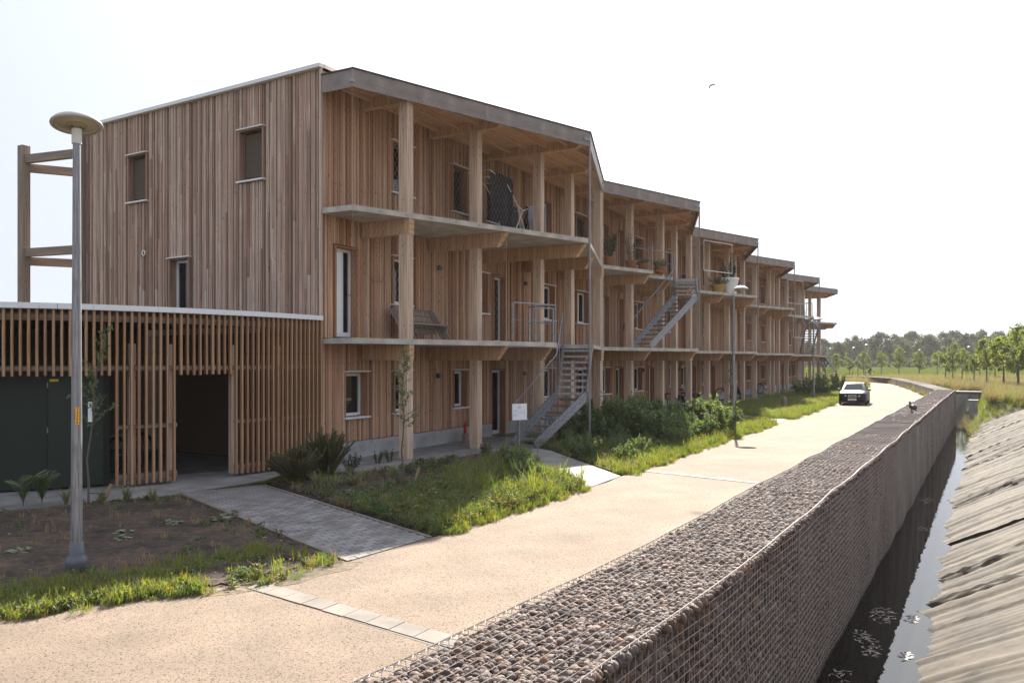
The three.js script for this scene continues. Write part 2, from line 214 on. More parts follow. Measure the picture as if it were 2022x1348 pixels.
function bed(P, step, m, amp) {
  const g = new GB(), xs = P.map(q => q[0]), zs = P.map(q => q[1]), y = (x, z) => { const k = Math.min(1, edgeD(x, z, P) / .5); return .020 + k * (amp * fbm(x * 1.3, z * 1.3, 3, 4) + amp * .6 * fbm(x * 6, z * 6, 9, 3)); };
  for (let x = Math.min(...xs); x < Math.max(...xs); x += step) for (let z = Math.min(...zs); z < Math.max(...zs); z += step) { if (!inPoly(x + step / 2, z + step / 2, P) || edgeD(x + step / 2, z + step / 2, P) < step * .75) continue; const q = (a, b) => V(a, y(a, b), b), a = q(x, z), b = q(x, z + step), c = q(x + step, z + step), d = q(x + step, z); g.tri(a, b, c, [x, z], [x, z + step], [x + step, z + step]); g.tri(a, c, d, [x, z], [x + step, z + step], [x + step, z]); }
  return g.geom(true);
}
const soilMat = std(.19, .125, .085, .95, { map: soilTex, bumpMap: soilBump, bumpScale: .02 }), turfMat = std(.13, .12, .045, .95, { map: soilTex, bumpMap: soilBump, bumpScale: .02 });
struct('soil', sheet(BED1, .0165), soilMat); struct('soil', sheet(BED2, .0165), soilMat); struct('planting_bed', sheet(BED3, .0165), turfMat); struct('planting_bed', sheet(BED4, .0165), turfMat);
struct('soil', bed(BED1, .11, soilMat, .07), soilMat);
struct('soil', bed(BED2, .11, soilMat, .07), soilMat);
struct('planting_bed', bed(BED3, .3, turfMat, .1), turfMat);
struct('planting_bed', bed(BED4, .6, turfMat, .1), turfMat);
struct('sand_patch', sheet([[-8.25, 6.2], [-8.45, 6.02], [-8.6, 5.75], [-8.35, 5.62], [-8.1, 5.45], [-7.7, 5.62], [-7.3, 5.66], [-7.0, 5.9], [-6.75, 5.95], [-6.72, 6.3], [-6.6, 6.5], [-6.95, 6.6], [-7.3, 6.48], [-7.65, 6.5], [-7.9, 6.36]], .0150), std(.44, .35, .24, .95, { map: soilTex, bumpMap: soilBump, bumpScale: .01 }));

// water and the geotextile bank
{
  const P = []; for (let u = -40; u <= 98; u += 2) P.push([u, pw(WALL_L, u) + .5]); for (let u = 98; u >= -40; u -= 2) P.push([u, pw(EDGE, u) + 1.2]);
  const rip = tex(256, 256, 2.4, 2.4, (u, v) => .5 + .5 * (fbm(u * 10, v * 10, 12, 3, 10, 10) - .5), false);
  struct('water', sheet(P, WATER), phys(.012, .012, .009, .025, { ior: 1.33, specularIntensity: 1, bumpMap: rip, bumpScale: .0035 }));
  const fold = (u, d) => { const a = u - d * .22 + .10 * Math.sin(d * 1.7 + u * .4), n1 = Math.pow(Math.abs(2 * vnoise(a * 4.6, d * .1, 5) - 1), .6), n2 = vnoise(a * 10.5, d * .22, 6), n3 = fbm(u * .8, d * .25, 7, 3), n4 = vnoise(a * 23, d * .5, 4); return .085 * (1 - n1) * (.3 + n3 * 1.2) + .055 * n2 + .022 * n4 + .13 * (n3 - .5); };
  const lm = std(.145, .118, .094, .88, { map: linerTex, bumpMap: linerTex, bumpScale: .012 });
  const bank = (u0, u1, lift, skew, su) => { const g = new GB(), NV = 34; let prev = null; for (let u = u0; u < u1 + 1e-6; u += su) { const row = []; for (let i = 0; i <= NV; i++) { const d = -0.45 + (CREST + .75) * i / NV, uu = u + skew * d; row.push(V(uu, bankY(d) + (d < 0 ? d * .45 : 0) + lift + fold(uu, d) - .10 + (d > CREST ? -.05 * (d - CREST) : 0), pw(EDGE, uu) + d)); } if (prev) for (let i = 0; i < NV; i++) { const a = prev[i], b = prev[i + 1], c = row[i + 1], e = row[i], t = (p) => [p.x, p.z]; g.tri(a, b, c, t(a), t(b), t(c)); g.tri(a, c, e, t(a), t(c), t(e)); } prev = row; } return g.geom(true); };
  struct('geotextile_bank', bank(-16, 5.45, 0, -.06, .06), lm);
  const second = struct('geotextile_bank', bank(5.3, 39, .07, -.06, .075), lm);
  // the overlapping sheet has a turned-down edge
  const e = new GB(); let pa = null; for (let i = 0; i <= 40; i++) { const d = -.4 + (CREST + .7) * i / 40, u = 5.3 - .06 * d, y = bankY(d) + (d < 0 ? d * .45 : 0) + .07 + fold(u, d) - .10, p = V(u, y, pw(EDGE, u) + d); if (pa) e.quad(pa, p, V(p.x + .02, p.y - .12, p.z), V(pa.x + .02, pa.y - .12, pa.z)); pa = p; }
  mesh('overlap_edge', e, lm, second);
  // earth bank beyond the geotextile and the right shoulder
  const eg = new GB(); let pr = null; for (let u = 38.5; u <= 98; u += .5) { const row = []; for (let i = 0; i <= 14; i++) { const d = -.5 + (CR(u) + .6) * i / 14; row.push(V(u, bankY(Math.max(0, d), CR(u)) + (d < 0 ? d * .5 : 0) + .15 * (fbm(u, d, 4, 3) - .4), pw(EDGE, u) + d)); } if (pr) for (let i = 0; i < 14; i++) eg.quad(pr[i], pr[i + 1], row[i + 1], row[i]); pr = row; }
  struct('earth_bank', eg, turfMat);
  { const ce = new GB(); ce.box(96.9, 97.3, -2, .0, 13.9, 16.8); for (let u = 42.8; u < 97; u += 4) ce.bar(V(u, -1.0, pw(WALL_L, u) + .45), V(u + 4, -1.0, pw(WALL_L, u + 4) + .45), .14, 1.99); struct('channel_side', ce, M.concrete); }
}
console.log('ground');

// ---------------------------------------------------------------- gabion wall
const topY = (u, s) => .60 + .022 * (fbm(u * .8, s * 1.5, 14, 3) - .5) * 2 + .008 * Math.sin(u * 1.9);
const faceZ = (u, y) => pw(WALL_L, u) + 1.0 + .03 * (fbm(u * .7, y * 1.2, 15, 3) - .5) * 2 + .006 * Math.sin(u * 2.3 + y);
{
  const wall = thing('gabion_wall', 'long gabion wall of pebbles in wire baskets between the road and the water channel', 'gabion wall');
  const core = new GB(); let prev = null;
  for (let u = -16; u <= 43; u += .5) { const L = pw(WALL_L, u), R = L + .94, y = .53, q = [V(u, -.1, L + .05), V(u, y, L + .05), V(u, y, R), V(u, -1.9, R)]; if (prev) for (let i = 0; i < 3; i++) core.quad(prev[i], q[i], q[i + 1], prev[i + 1]); prev = q; }
  const stoneMat = std(1, 1, 1, .75, { bumpMap: grainTex, bumpScale: .002 });
  mesh('core', core, std(.42, .34, .285, .95, { map: soilTex, bumpMap: soilBump, bumpScale: .03 }), wall);
  // far leg that bends round the end of the road
  const leg = [[42.6, 12.1], [60, 10.05], [79, 7.4], [86, 4.7], [93, .6]], lg = new GB(true), r = rngOf(3);
  for (let i = 0; i < leg.length - 1; i++) { const n = Math.ceil(Math.hypot(leg[i + 1][0] - leg[i][0], leg[i + 1][1] - leg[i][1]) / .5); for (let k = 0; k < n; k++) { const a = [lerp(leg[i][0], leg[i + 1][0], k / n), lerp(leg[i][1], leg[i + 1][1], k / n)], b = [lerp(leg[i][0], leg[i + 1][0], (k + 1) / n), lerp(leg[i][1], leg[i + 1][1], (k + 1) / n)]; const t = .34 + .2 * r(); lg.col = [t * .7, t * .66, t * .62]; lg.bar(V(a[0], .28, a[1]), V(b[0], .28, b[1]), .96 + .05 * r(), .6 + .03 * r()); } }
  mesh('far_section', lg, std(.55, .5, .47, .9, { map: soilTex, vertexColors: true, bumpMap: soilBump, bumpScale: .05 }), wall);
  // stones
  const sg = new THREE.IcosahedronGeometry(1, 1), sp = sg.attributes.position, tmp = V(0, 0, 0);
  for (let i = 0; i < sp.count; i++) { tmp.fromBufferAttribute(sp, i); const k = 1 + .26 * (vnoise(tmp.x * 1.3 + 5, tmp.y * 1.3 + tmp.z * 1.1 + 5, 2) - .5) + .12 * (vnoise(tmp.x * 3 + 9, tmp.z * 3 + tmp.y * 2 + 9, 6) - .5); sp.setXYZ(i, tmp.x * k, tmp.y * k, tmp.z * k); }
  sg.computeVertexNormals(); smoothNormals(sg, .75);
  const tones0 = [[.30, .245, .205], [.36, .30, .25], [.24, .185, .15], [.42, .36, .31], [.22, .20, .19], [.30, .21, .145], [.40, .27, .16], [.52, .48, .44], [.18, .14, .12], [.33, .30, .29]];
  const tones = tones0.map(t => [t[0] * 1.22, t[1] * .98, t[2] * .88]);
  const list = [], q = new THREE.Quaternion(), e = new THREE.Euler();
  const stone = (x, y, z, flat) => { const s = (.020 + .024 * r() * r() + .004 * r()) * (x > 12 ? 1.35 : 1); e.set(r() * 6.28, r() * 6.28, r() * 6.28); q.setFromEuler(e); const c = tones[Math.floor(r() * tones.length)], k = .23 + .21 * r(); list.push({ m: new THREE.Matrix4().compose(V(x, y, z), q, V(s * (1 + .35 * r()), s * (.65 + .3 * r()), s)), c: c.map(w => w * k), d: (x - CAM.x) ** 2 + (z - CAM.z) ** 2 + (flat ? 0 : 40), x }); };
  for (let u = -12.5; u < 42.6; u += u < 12 ? .041 : .07) for (let s = .022; s < .99; s += u < 12 ? .042 : .06) { const uu = u + .03 * (r() - .5), ss = s + .03 * (r() - .5); stone(uu, topY(uu, ss) - .042 - .035 * r() * r(), pw(WALL_L, uu) + ss, true); }
  for (let u = -9.8; u < 42.6; u += u < 12 ? .043 : .075) for (let y = WATER - .05; y < .58; y += u < 12 ? .044 : .075) { const uu = u + .03 * (r() - .5), yy = y + .03 * (r() - .5); stone(uu, yy, faceZ(uu, yy) - .045 - .04 * r() * r(), false); }
  for (let y = WATER; y < .55; y += .075) for (let s = 0; s < 1; s += .075) stone(42.62, y, pw(WALL_L, 42.6) + s, false);
  list.sort((a, b) => a.d - b.d);
  const near = [], rest = []; for (const o of list) (o.x > -11 && near.length < 290 ? near : rest).push(o);
  const mats = tones.map(t => std(...t.map(q => q * .335), .75, { bumpMap: grainTex, bumpScale: .002 }));
  near.forEach((o, i) => { const s = mesh('stone', sg, mats[Math.floor(r() * mats.length)], wall); s.matrix.copy(o.m); s.matrix.decompose(s.position, s.quaternion, s.scale); });
  const im = new THREE.InstancedMesh(sg, stoneMat, rest.length), col = new THREE.Color(); rest.forEach((o, i) => { im.setMatrixAt(i, o.m); im.setColorAt(i, col.setRGB(...o.c)); });
  im.name = 'stone_fill'; im.userData.kind = 'stuff'; im.castShadow = im.receiveShadow = true; wall.add(im); console.log('stones', list.length);
  // wire baskets, two metres each
  const wire = std(.36, .31, .28, .5, { metalness: .35 });
  for (let b = -13; b < 42.4; b += 2) {
    const g = new GB(), e1 = Math.min(b + 2, 42.5), step = b < 14 ? .1 : .2, pts = b < 6 ? .25 : .5, R = b < 4 ? .0023 : .0030;
    const T = (u, s) => V(u, topY(u, s) + .006, pw(WALL_L, u) + s), F = (u, y) => V(u, y, faceZ(u, y) + .006), tp = u => topY(u, .99);
    for (let s = 0; s <= 1.001; s += 1 / 14) { const l = []; for (let u = b; u <= e1 + 1e-6; u += pts) l.push(T(u, s)); g.tube(l, R, 4); }
    for (let u = b; u < e1; u += step) { const l = []; for (let s = 0; s <= 1.001; s += .125) l.push(T(u, s)); for (let y = tp(u) - .1; y > WATER; y -= .3) l.push(F(u, y)); l.push(F(u, WATER - .05)); g.tube(l, R, 4); const a = T(u, 0); g.tube([a, V(a.x, -.02, a.z - .01)], R, 4); }
    for (let y = .52; y > WATER; y -= .075) { const l = []; for (let u = b; u <= e1 + 1e-6; u += pts) l.push(F(u, y)); g.tube(l, R, 4); }
    for (let y = .52; y > 0; y -= .075) g.tube([V(b, y, pw(WALL_L, b) - .008), V(e1, y, pw(WALL_L, e1) - .008)], R, 4);
    for (const s of [0, 1]) { const l = []; for (let u = b; u <= e1; u += pts) l.push(T(u, s).add(V(0, .008, 0))); g.tube(l, .0042, 5); }
    { const l = []; for (let s = 0; s <= 1.001; s += .125) l.push(T(b + .01, s).add(V(0, .008, 0))); g.tube(l, .004, 5); const f = []; for (let y = .55; y > WATER; y -= .25) f.push(F(b + .01, y).add(V(0, 0, .006))); g.tube(f, .004, 5); }
    if (b < 8) for (const s of [0, 1]) { const l = []; for (let u = b, k = 0; u <= e1; u += .03, k++) { const a = k * Math.PI / 2, c = T(u, s); l.push(V(c.x, c.y + .010 * Math.sin(a), c.z + .014 * Math.cos(a))); } g.tube(l, .002, 3); }
    mesh('wire_basket', g, wire, wall);
  }
}
console.log('gabion');

// ---------------------------------------------------------------- apartment building
const PER = 11.304, NT = 6, L1 = 2.84, L2 = 5.764, RT = 8.75, MR = 8.99, U_END = 68.4;
const TIP = k => [7.085 + k * PER, 3.51], VAL = k => k < 0 ? [0, .889] : (k === 5 ? [U_END, 3.51 - .336 * (U_END - 63.605)] : [12.98 + k * PER, 1.53]);
const sub2 = (a, b) => [a[0] - b[0], a[1] - b[1]], nrm2 = a => { const l = Math.hypot(...a); return [a[0] / l, a[1] / l]; }, add2 = (a, b, s = 1) => [a[0] + b[0] * s, a[1] + b[1] * s];
const dOut = k => nrm2(sub2(TIP(k), VAL(k - 1))), dRet = k => nrm2(sub2(VAL(k), TIP(k)));
const inward = d => { const n = [d[1], -d[0]]; return n[1] < 0 ? n : [-n[0], -n[1]]; };
const edgeV = u => { for (let k = 0; k < NT; k++) { if (u <= TIP(k)[0]) return lerp(VAL(k - 1)[1], TIP(k)[1], (u - VAL(k - 1)[0]) / (TIP(k)[0] - VAL(k - 1)[0])); if (u <= VAL(k)[0]) return lerp(TIP(k)[1], VAL(k)[1], (u - TIP(k)[0]) / (VAL(k)[0] - TIP(k)[0])); } return 1.6; };
const bld = thing('apartment_building', 'three-storey timber-clad apartment building with zigzag access galleries', 'building');
const FAC = { o: V(0, 0, 0), e: V(1, 0, 0), n: V(0, 0, 1) }, END = { o: V(0, 0, 0), e: V(.058, 0, -.998).normalize(), n: V(-.998, 0, -.058).normalize() };
const pB = (B, s, y, n) => B.o.clone().addScaledVector(B.e, s).addScaledVector(B.n, n).add(V(0, y, 0));
const bx = (g, B, s0, s1, y0, y1, n0, n1) => g.obox(pB(B, (s0 + s1) / 2, (y0 + y1) / 2, (n0 + n1) / 2), B.e.clone().multiplyScalar((s1 - s0) / 2), V(0, (y1 - y0) / 2, 0), B.n.clone().multiplyScalar((n1 - n0) / 2));

// openings: [s0, s1, y0, y1, kind]
const openFac = [[.83, 1.67, 1.0, 2.07, 'w'], [2.75, 3.5, 1.0, 2.07, 'w'], [5.55, 6.29, 1.0, 2.07, 'w'], [7.72, 8.6, .05, 2.07, 'd'], [11.1, 12.25, 1.0, 2.07, 'w'],
  [.5, 1.3, 2.9, 5.0, 'p'], [2.7, 3.5, 3.78, 5.0, 'w'], [6.75, 7.5, 3.78, 5.0, 'w'], [7.85, 8.62, 2.88, 5.0, 'd'], [11.04, 12.25, 3.78, 5.0, 'w'],
  [2.66, 3.57, 6.62, 7.92, 'k'], [5.5, 6.3, 6.6, 7.92, 'k'], [7.4, 8.26, 6.6, 7.92, 'k'], [11.25, 12.0, 5.82, 7.92, 'd']];
for (let k = 1; k < NT; k++) { const o = k * PER; for (const [a, b, c, d, t] of [[5.1, 6.3, 1.0, 2.07, 'w'], [6.95, 7.9, .05, 2.07, 'g'], [11.2, 12.0, .05, 2.07, 'd'], [3.0, 4.0, 1.0, 2.07, 'w'], [9.2, 10.3, 1.0, 2.07, 'w'], [2.9, 4.05, 3.78, 5.0, 'w'], [5.45, 6.2, 2.88, 5.0, 'd'], [7.25, 7.9, 2.88, 5.0, 'p'], [9.3, 10.3, 3.78, 5.0, 'w'], [2.85, 4.05, 6.62, 7.92, 'k'], [5.4, 6.15, 5.82, 7.92, 'd'], [7.3, 7.95, 5.82, 7.92, 'p'], [9.4, 10.4, 6.62, 7.92, 'k']]) if (o + b < U_END - .5) openFac.push([o + a, o + b, c, d, t]); }
const openEnd = [[6.33, 7.15, 6.6, 7.86, 's'], [1.86, 2.7, 6.65, 7.88, 's'], [4.6, 5.38, 3.4, 4.97, 'w']];
function solid(op, y0, y1, len) { // wall pieces left between the openings of one band
  const o = op.filter(q => q[2] < y1 && q[3] > y0), cuts = [...new Set([0, len, ...o.flatMap(q => [q[0], q[1]])])].sort((a, b) => a - b), out = [];
  for (let i = 0; i < cuts.length - 1; i++) { const m = (cuts[i] + cuts[i + 1]) / 2; let ys = [[y0, y1]]; for (const q of o) if (q[0] < m && q[1] > m) ys = ys.flatMap(([a, b]) => [[a, Math.min(b, q[2])], [Math.max(a, q[3]), b]]).filter(([a, b]) => b - a > .02); for (const [a, b] of ys) out.push([cuts[i], cuts[i + 1], a, b]); }
  return out;
}
const facWall = new GB(), endWall = new GB();
for (const q of solid(openFac, 0, MR - .09, U_END)) bx(facWall, FAC, q[0] + (q[0] ? 0 : .07), q[1], q[2], q[3], -.32, -.05);
for (const q of solid(openEnd, 0, MR - .09, 9.3)) bx(endWall, END, q[0] + (q[0] ? 0 : .05), q[1], q[2], q[3], -.32, -.05);
const facadeWall = mesh('facade_wall', facWall, M.backing, bld), gableWall = mesh('end_wall', endWall, M.backing, bld);
gableWall.userData.label = 'weathered grey-brown boarded end wall';
{ const g = new GB(); g.box(.4, U_END, .1, MR - .12, -9.3, -9.1); g.box(U_END - .3, U_END, .1, MR - .12, -9.1, -.33); mesh('rear_wall', g, M.weathered, bld); }
{ const g = slabGeom([[.2, -.34], [U_END - .05, -.34], [U_END - .05, -9.05], [.74, -9.05]], MR - .25, MR - .06); mesh('roof', g, M.copingDark, bld); }
{ const g = new GB(); bx(g, END, -.06, 9.36, MR - .085, MR, -.35, .10); mesh('roof_coping', g, M.copingWhite, bld); const h = new GB(); h.box(.05, 68.4, MR - .085, MR - .001, -.34, .09); mesh('roof_coping', h, M.copingWhite, bld); }
{ const boards = [], r = rngOf(91);
  const lay = (B, wall, len, bands, op, tones, bay, off, jointed) => {
    for (const [y0, y1] of bands) { let s = .012, nextBay = off; while (s < len - .02) {
      let first = false; if (s > nextBay - .05) { s = nextBay + .05; nextBay += bay; first = true; }
      let w = [.036, .045, .045, .058, .07, .085, .11][Math.floor(r() * 7)]; if (s + w > nextBay - .02) w = Math.max(.03, nextBay - .025 - s); if (s + w > len) w = len - s;
      const t = first ? .012 : [.018, .026, .034, .046, .058][Math.floor(r() * 5)], tone = first ? 2 : Math.floor(r() * 6), mid = s + w / 2; let ys = [[y0, y1]];
      for (const q of op) if (q[0] < s + w + .005 && q[1] > s - .005 && q[2] < y1 && q[3] > y0) ys = ys.flatMap(([a, b]) => [[a, Math.min(b, q[2] - .045)], [Math.max(a, q[3] + .035), b]]).filter(([a, b]) => b - a > .06);
      if (jointed) ys = ys.flatMap(([a, b]) => { const o = []; let y = a; while (b - y > 3.2 || (b - y > 1.8 && r() < .22)) { const c = y + .7 + r() * Math.min(3, b - y - 1); o.push([y, c - .004]); y = c; } o.push([y, b]); return o; });
      for (const [a, b] of ys) { const c = pB(B, mid, (a + b) / 2, -.05 + t / 2), D = depthOf(c.x, c.z); boards.push({ B, wall, w: w - .007, a, b, t, tone: Math.floor((tone + (jointed && !first && r() < .4 ? r() * 6 : 0)) % 6), tones, c, size: w * (b - a) / (D * D) * (B === END ? 1 : .45) }); }
      s += w;
    } }
  };
  lay(END, gableWall, 9.28, [[3.0, MR - .09]], openEnd, M.greyBoards, .895, .93, true);
  lay(FAC, facadeWall, U_END, [[.44, L1 - .02], [L1 + .02, L2 - .02], [L2 + .02, MR - .1]], openFac, M.larchBoards, .89, .9, false);
  boards.sort((a, b) => b.size - a.size);
  const geos = [0, 1, 2, 3].map(i => { const g = new GB(); g.uo = i * .13; g.vo = i * .7; g.box(-.5, .5, -.5, .5, -.5, .5); const k = g.geom(), uv = k.attributes.uv; for (let j = 0; j < uv.count; j++) uv.setXY(j, uv.getX(j) * .09 + i * .11, uv.getY(j) * 2.9 + i * .7); return k; });
  const rest = new GB(true), basis = new THREE.Matrix4();
  boards.forEach((b, i) => {
    if (i < 296) { const o = mesh('board', geos[i % 4], b.tones[b.tone], b.wall); basis.makeBasis(b.B === END ? b.B.e.clone().negate() : b.B.e, V(0, 1, 0), b.B.n); o.quaternion.setFromRotationMatrix(basis); o.position.copy(b.c); o.scale.set(b.w, b.b - b.a, b.t); }
    else { const c = b.tones[b.tone].color; rest.col = [c.r, c.g, c.b]; rest.uo = (i * .137) % 1; rest.vo = (i * .61) % 2.5; rest.obox(b.c, b.B.e.clone().multiplyScalar(b.w / 2), V(0, (b.b - b.a) / 2, 0), b.B.n.clone().multiplyScalar(b.t / 2)); }
  });
  const o = mesh('board_cladding', rest, M.boardsVC, bld); o.userData.kind = 'stuff'; console.log('boards', boards.length);
}
function opening(B, [s0, s1, y0, y1, kind]) {
  const fw = .065, door = kind === 'd' || kind === 'p' || kind === 'g', g = new GB();
  const fx0 = s0 + .03, fx1 = s1 - .03, fy0 = y0 + (door ? 0 : .03), fy1 = y1 - .03;
  bx(g, B, fx0, fx0 + fw, fy0, fy1, -.25, -.19); bx(g, B, fx1 - fw, fx1, fy0, fy1, -.25, -.19); bx(g, B, fx0 + fw, fx1 - fw, fy1 - fw, fy1, -.25, -.19); bx(g, B, fx0 + fw, fx1 - fw, fy0, fy0 + (door ? .11 : fw), -.25, -.19);
  const f = mesh(door ? 'door' : 'window', g, kind === 'k' || kind === 's' ? M.screen : M.whiteFrame, bld);
  const a = fx0 + fw, b = fx1 - fw, c = fy0 + (door ? .11 : fw), d = fy1 - fw, pane = (x0, x1, m, name = 'pane', n = -.225) => { const q = new GB(); bx(q, B, x0, x1, c, d, n - .012, n); mesh(name, q, m, f); };
  if (kind === 's') pane(a - .02, b + .02, M.screen, 'sun_screen', -.12);
  else if (kind === 'p') { pane(a, lerp(a, b, .74), M.paleBlind, 'frosted_pane'); pane(lerp(a, b, .74), b, M.pane); }
  else if (kind === 'g') pane(a, b, M.pane);
  else { pane(a, b, M.pane); }
  if ((kind === 'w') && s1 - s0 > 1) { const q = new GB(); bx(q, B, (a + b) / 2 - .045, (a + b) / 2 + .045, c, d, -.245, -.185); mesh('mullion', q, M.whiteFrame, f); }
  const rv = new GB(); bx(rv, B, s0 - .02, s0 + .028, y0, y1, -.26, .02); bx(rv, B, s1 - .028, s1 + .02, y0, y1, -.26, .02); bx(rv, B, s0 + .03, s1 - .03, y1 - .028, y1 + .005, -.26, .015); mesh('reveal', rv, B === END ? M.greyBoards[2] : M.larchBoards[2], f);
  const bk = new GB(); bx(bk, B, s0 - .05, s1 + .05, y0 - .05, y1 + .05, -.42, -.36); mesh('lining', bk, M.dark, f);
  if (!door) { const sl = new GB(); bx(sl, B, s0 - .04, s1 + .04, y0 - .03, y0 + .008, -.19, .075); mesh('sill', sl, M.copingWhite, f); const hd = new GB(); bx(hd, B, s0 - .04, s1 + .04, y1 + .007, y1 + .032, -.05, .075); mesh('head_flashing', hd, M.copingWhite, f); }
  else { const h = new GB(); h.tube([pB(B, b + .03, y0 + 1.0, -.185), pB(B, b + .03, y0 + 1.0, -.15), pB(B, b - .07, y0 + 1.0, -.15)], .01, 5); mesh('handle', h, M.galv, f); }
}
for (const q of openFac) opening(FAC, q);
for (const q of openEnd) opening(END, q);
{ // plinth in cast lengths, broken at the doors
  let x = 0; const doors = openFac.filter(q => q[2] < .3).sort((a, b) => a[0] - b[0]); const stops = [...doors.map(q => [q[0] - .02, q[1] + .02]), [U_END, U_END]];
  for (const [a, b] of stops) { const n = Math.max(1, Math.round((a - x) / 1.6)); for (let i = 0; i < n; i++) { const p0 = lerp(x, a, i / n), p1 = lerp(x, a, (i + 1) / n); mesh('plinth_panel', new GB().box(p0 + .004, p1 - .004, 0, .42, -.045, .025), M.concrete, bld); } x = b; }
  for (const [u, y] of [[4.75, 4.9], [9.9, 4.9], [4.7, 1.93], [9.8, 1.93], [15.9, 1.93], [21.6, 1.93], [27.2, 1.93], [32.9, 4.9], [21.4, 4.9]]) { const o = mesh('wall_lamp', new RoundedBoxGeometry(.1, .13, .1, 2, .012), M.darkSteel, bld); o.position.set(u, y, .07); }
  const v = mesh('wall_vent', new THREE.TorusGeometry(.065, .016, 8, 24), M.white, bld); { const c = pB(END, 6.43, 5.2, .03); v.position.copy(c); v.lookAt(c.clone().add(END.n)); }
  const pl = new GB(); pl.box(1.86, 2.25, 4.30, 4.38, .03, .05); mesh('name_plate', pl, M.slats[1], bld);
  mesh('corner_trim', new GB().box(-.03, .03, 3.3, MR - .09, -.02, .035), M.greyBoards[3], bld);
  const dp = new GB(); dp.tube([V(-.05, 8.3, .1), V(-.05, 8.5, .1)], .02, 6); dp.box(6.9, 7.3, 6.5, 6.54, .03, .06); 
}
// gallery decks
function deckPts(k, notch, w = 1.0) {
  const s = VAL(k - 1), T = TIP(k), v = VAL(k), o = dOut(k), rt = dRet(k), P = [[s[0] + .006, .03], [s[0] + .006, s[1]]];
  if (notch) { const [a, b] = notch, no = inward(o), nr = inward(rt), c = 1 + no[0] * nr[0] + no[1] * nr[1], it = [T[0] + (no[0] + nr[0]) / c * w, T[1] + (no[1] + nr[1]) / c * w], pa = add2(T, o, -a), pb = add2(T, rt, b); P.push(pa, add2(pa, no, w), it, add2(pb, nr, w), pb); } else P.push(T);
  P.push([v[0] - .006, v[1]], [v[0] - .006, .03]); return P;
}
const NOTCH1 = { 0: [1.25, 2.0], 5: [2.0, 1.25] }, NOTCH2 = { 1: [2.9, 1.0], 4: [1.0, 2.9] };
for (let k = 0; k < NT; k++) for (const [y, N] of [[L1, NOTCH1], [L2, NOTCH2]]) {
  const P = deckPts(k, N[k]), d = mesh('gallery_deck', slabGeom(P, y - .12, y), M.slabEdge, bld);
  const e = new GB(), tr = N[k] ? [] : [[VAL(k - 1), TIP(k)]]; for (const [a, b] of tr) { const L = Math.hypot(...sub2(b, a)), n = Math.floor(L / .72), o = nrm2(sub2(b, a)), ou = inward(o).map(q => -q); for (let i = 1; i < n; i++) { const c = add2(add2(a, o, i * .72), ou, .004); e.obox(V(c[0], y - .06, c[1]), V(o[0] * .016, 0, o[1] * .016), V(0, .016, 0), V(ou[0] * .006, 0, ou[1] * .006)); } mesh('edge_bolts', e, M.galv, d); }
}
// roof of the gallery: deck, soffit joists and fascia panels
for (let k = 0; k < NT; k++) {
  const P = deckPts(k, null), canopy = mesh('gallery_roof', slabGeom(P, 8.6, RT - .015), M.soffit, bld);
  for (let v = .35; v < 3.3; v += .62) { let u0 = VAL(k - 1)[0] + .05, u1 = VAL(k)[0] - .05; const hit = []; for (let u = u0; u <= u1; u += .05) if (edgeV(u) - .12 > v) hit.push(u); if (hit.length > 6) mesh('joist', new GB().bar(V(hit[0], 8.53, v), V(hit[hit.length - 1], 8.53, v), .08, .135), M.soffit, canopy); }
  const edges = [[VAL(k - 1), TIP(k)], [TIP(k), VAL(k)]]; if (k === 0) edges.unshift([[0, .06], VAL(-1)]); if (k === 5) edges.push([VAL(5), [U_END, .06]]);
  for (const [a, b] of edges) { const o = nrm2(sub2(b, a)), L = Math.hypot(...sub2(b, a)), n = Math.max(1, Math.round(L / 3.1)), ou = inward(o).map(q => -q); for (let i = 0; i < n; i++) { const c = (t, h, w) => { const q = add2(add2(a, o, t), ou, w); return V(q[0], h, q[1]); }; mesh('fascia_panel', new GB().bar(c(L * i / n + (i ? .006 : -.02), 8.54, .02), c(L * (i + 1) / n, 8.54, .02), .04, .40), M.fascia, canopy); } const cp = new GB(), c = t => { const q = add2(add2(a, o, t), ou, .02); return V(q[0], RT, q[1]); }; cp.bar(c(-.03), c(L + .03), .11, .018); mesh('roof_edge', cp, M.copingDark, canopy); }
  const g = mesh('net_bracket', new GB().obox(V(TIP(k)[0] - dOut(k)[0] * .14, 8.52, TIP(k)[1] - dOut(k)[1] * .14 + .05), V(dOut(k)[0] * .13, 0, dOut(k)[1] * .13), V(0, .035, 0), V(0, 0, .02)), M.galv, canopy);
}
{ const o = [1, 0]; const b = new GB().box(-.045, .2, 8.44, 8.52, .86, .95); mesh('net_bracket', b, M.galv, bld); }
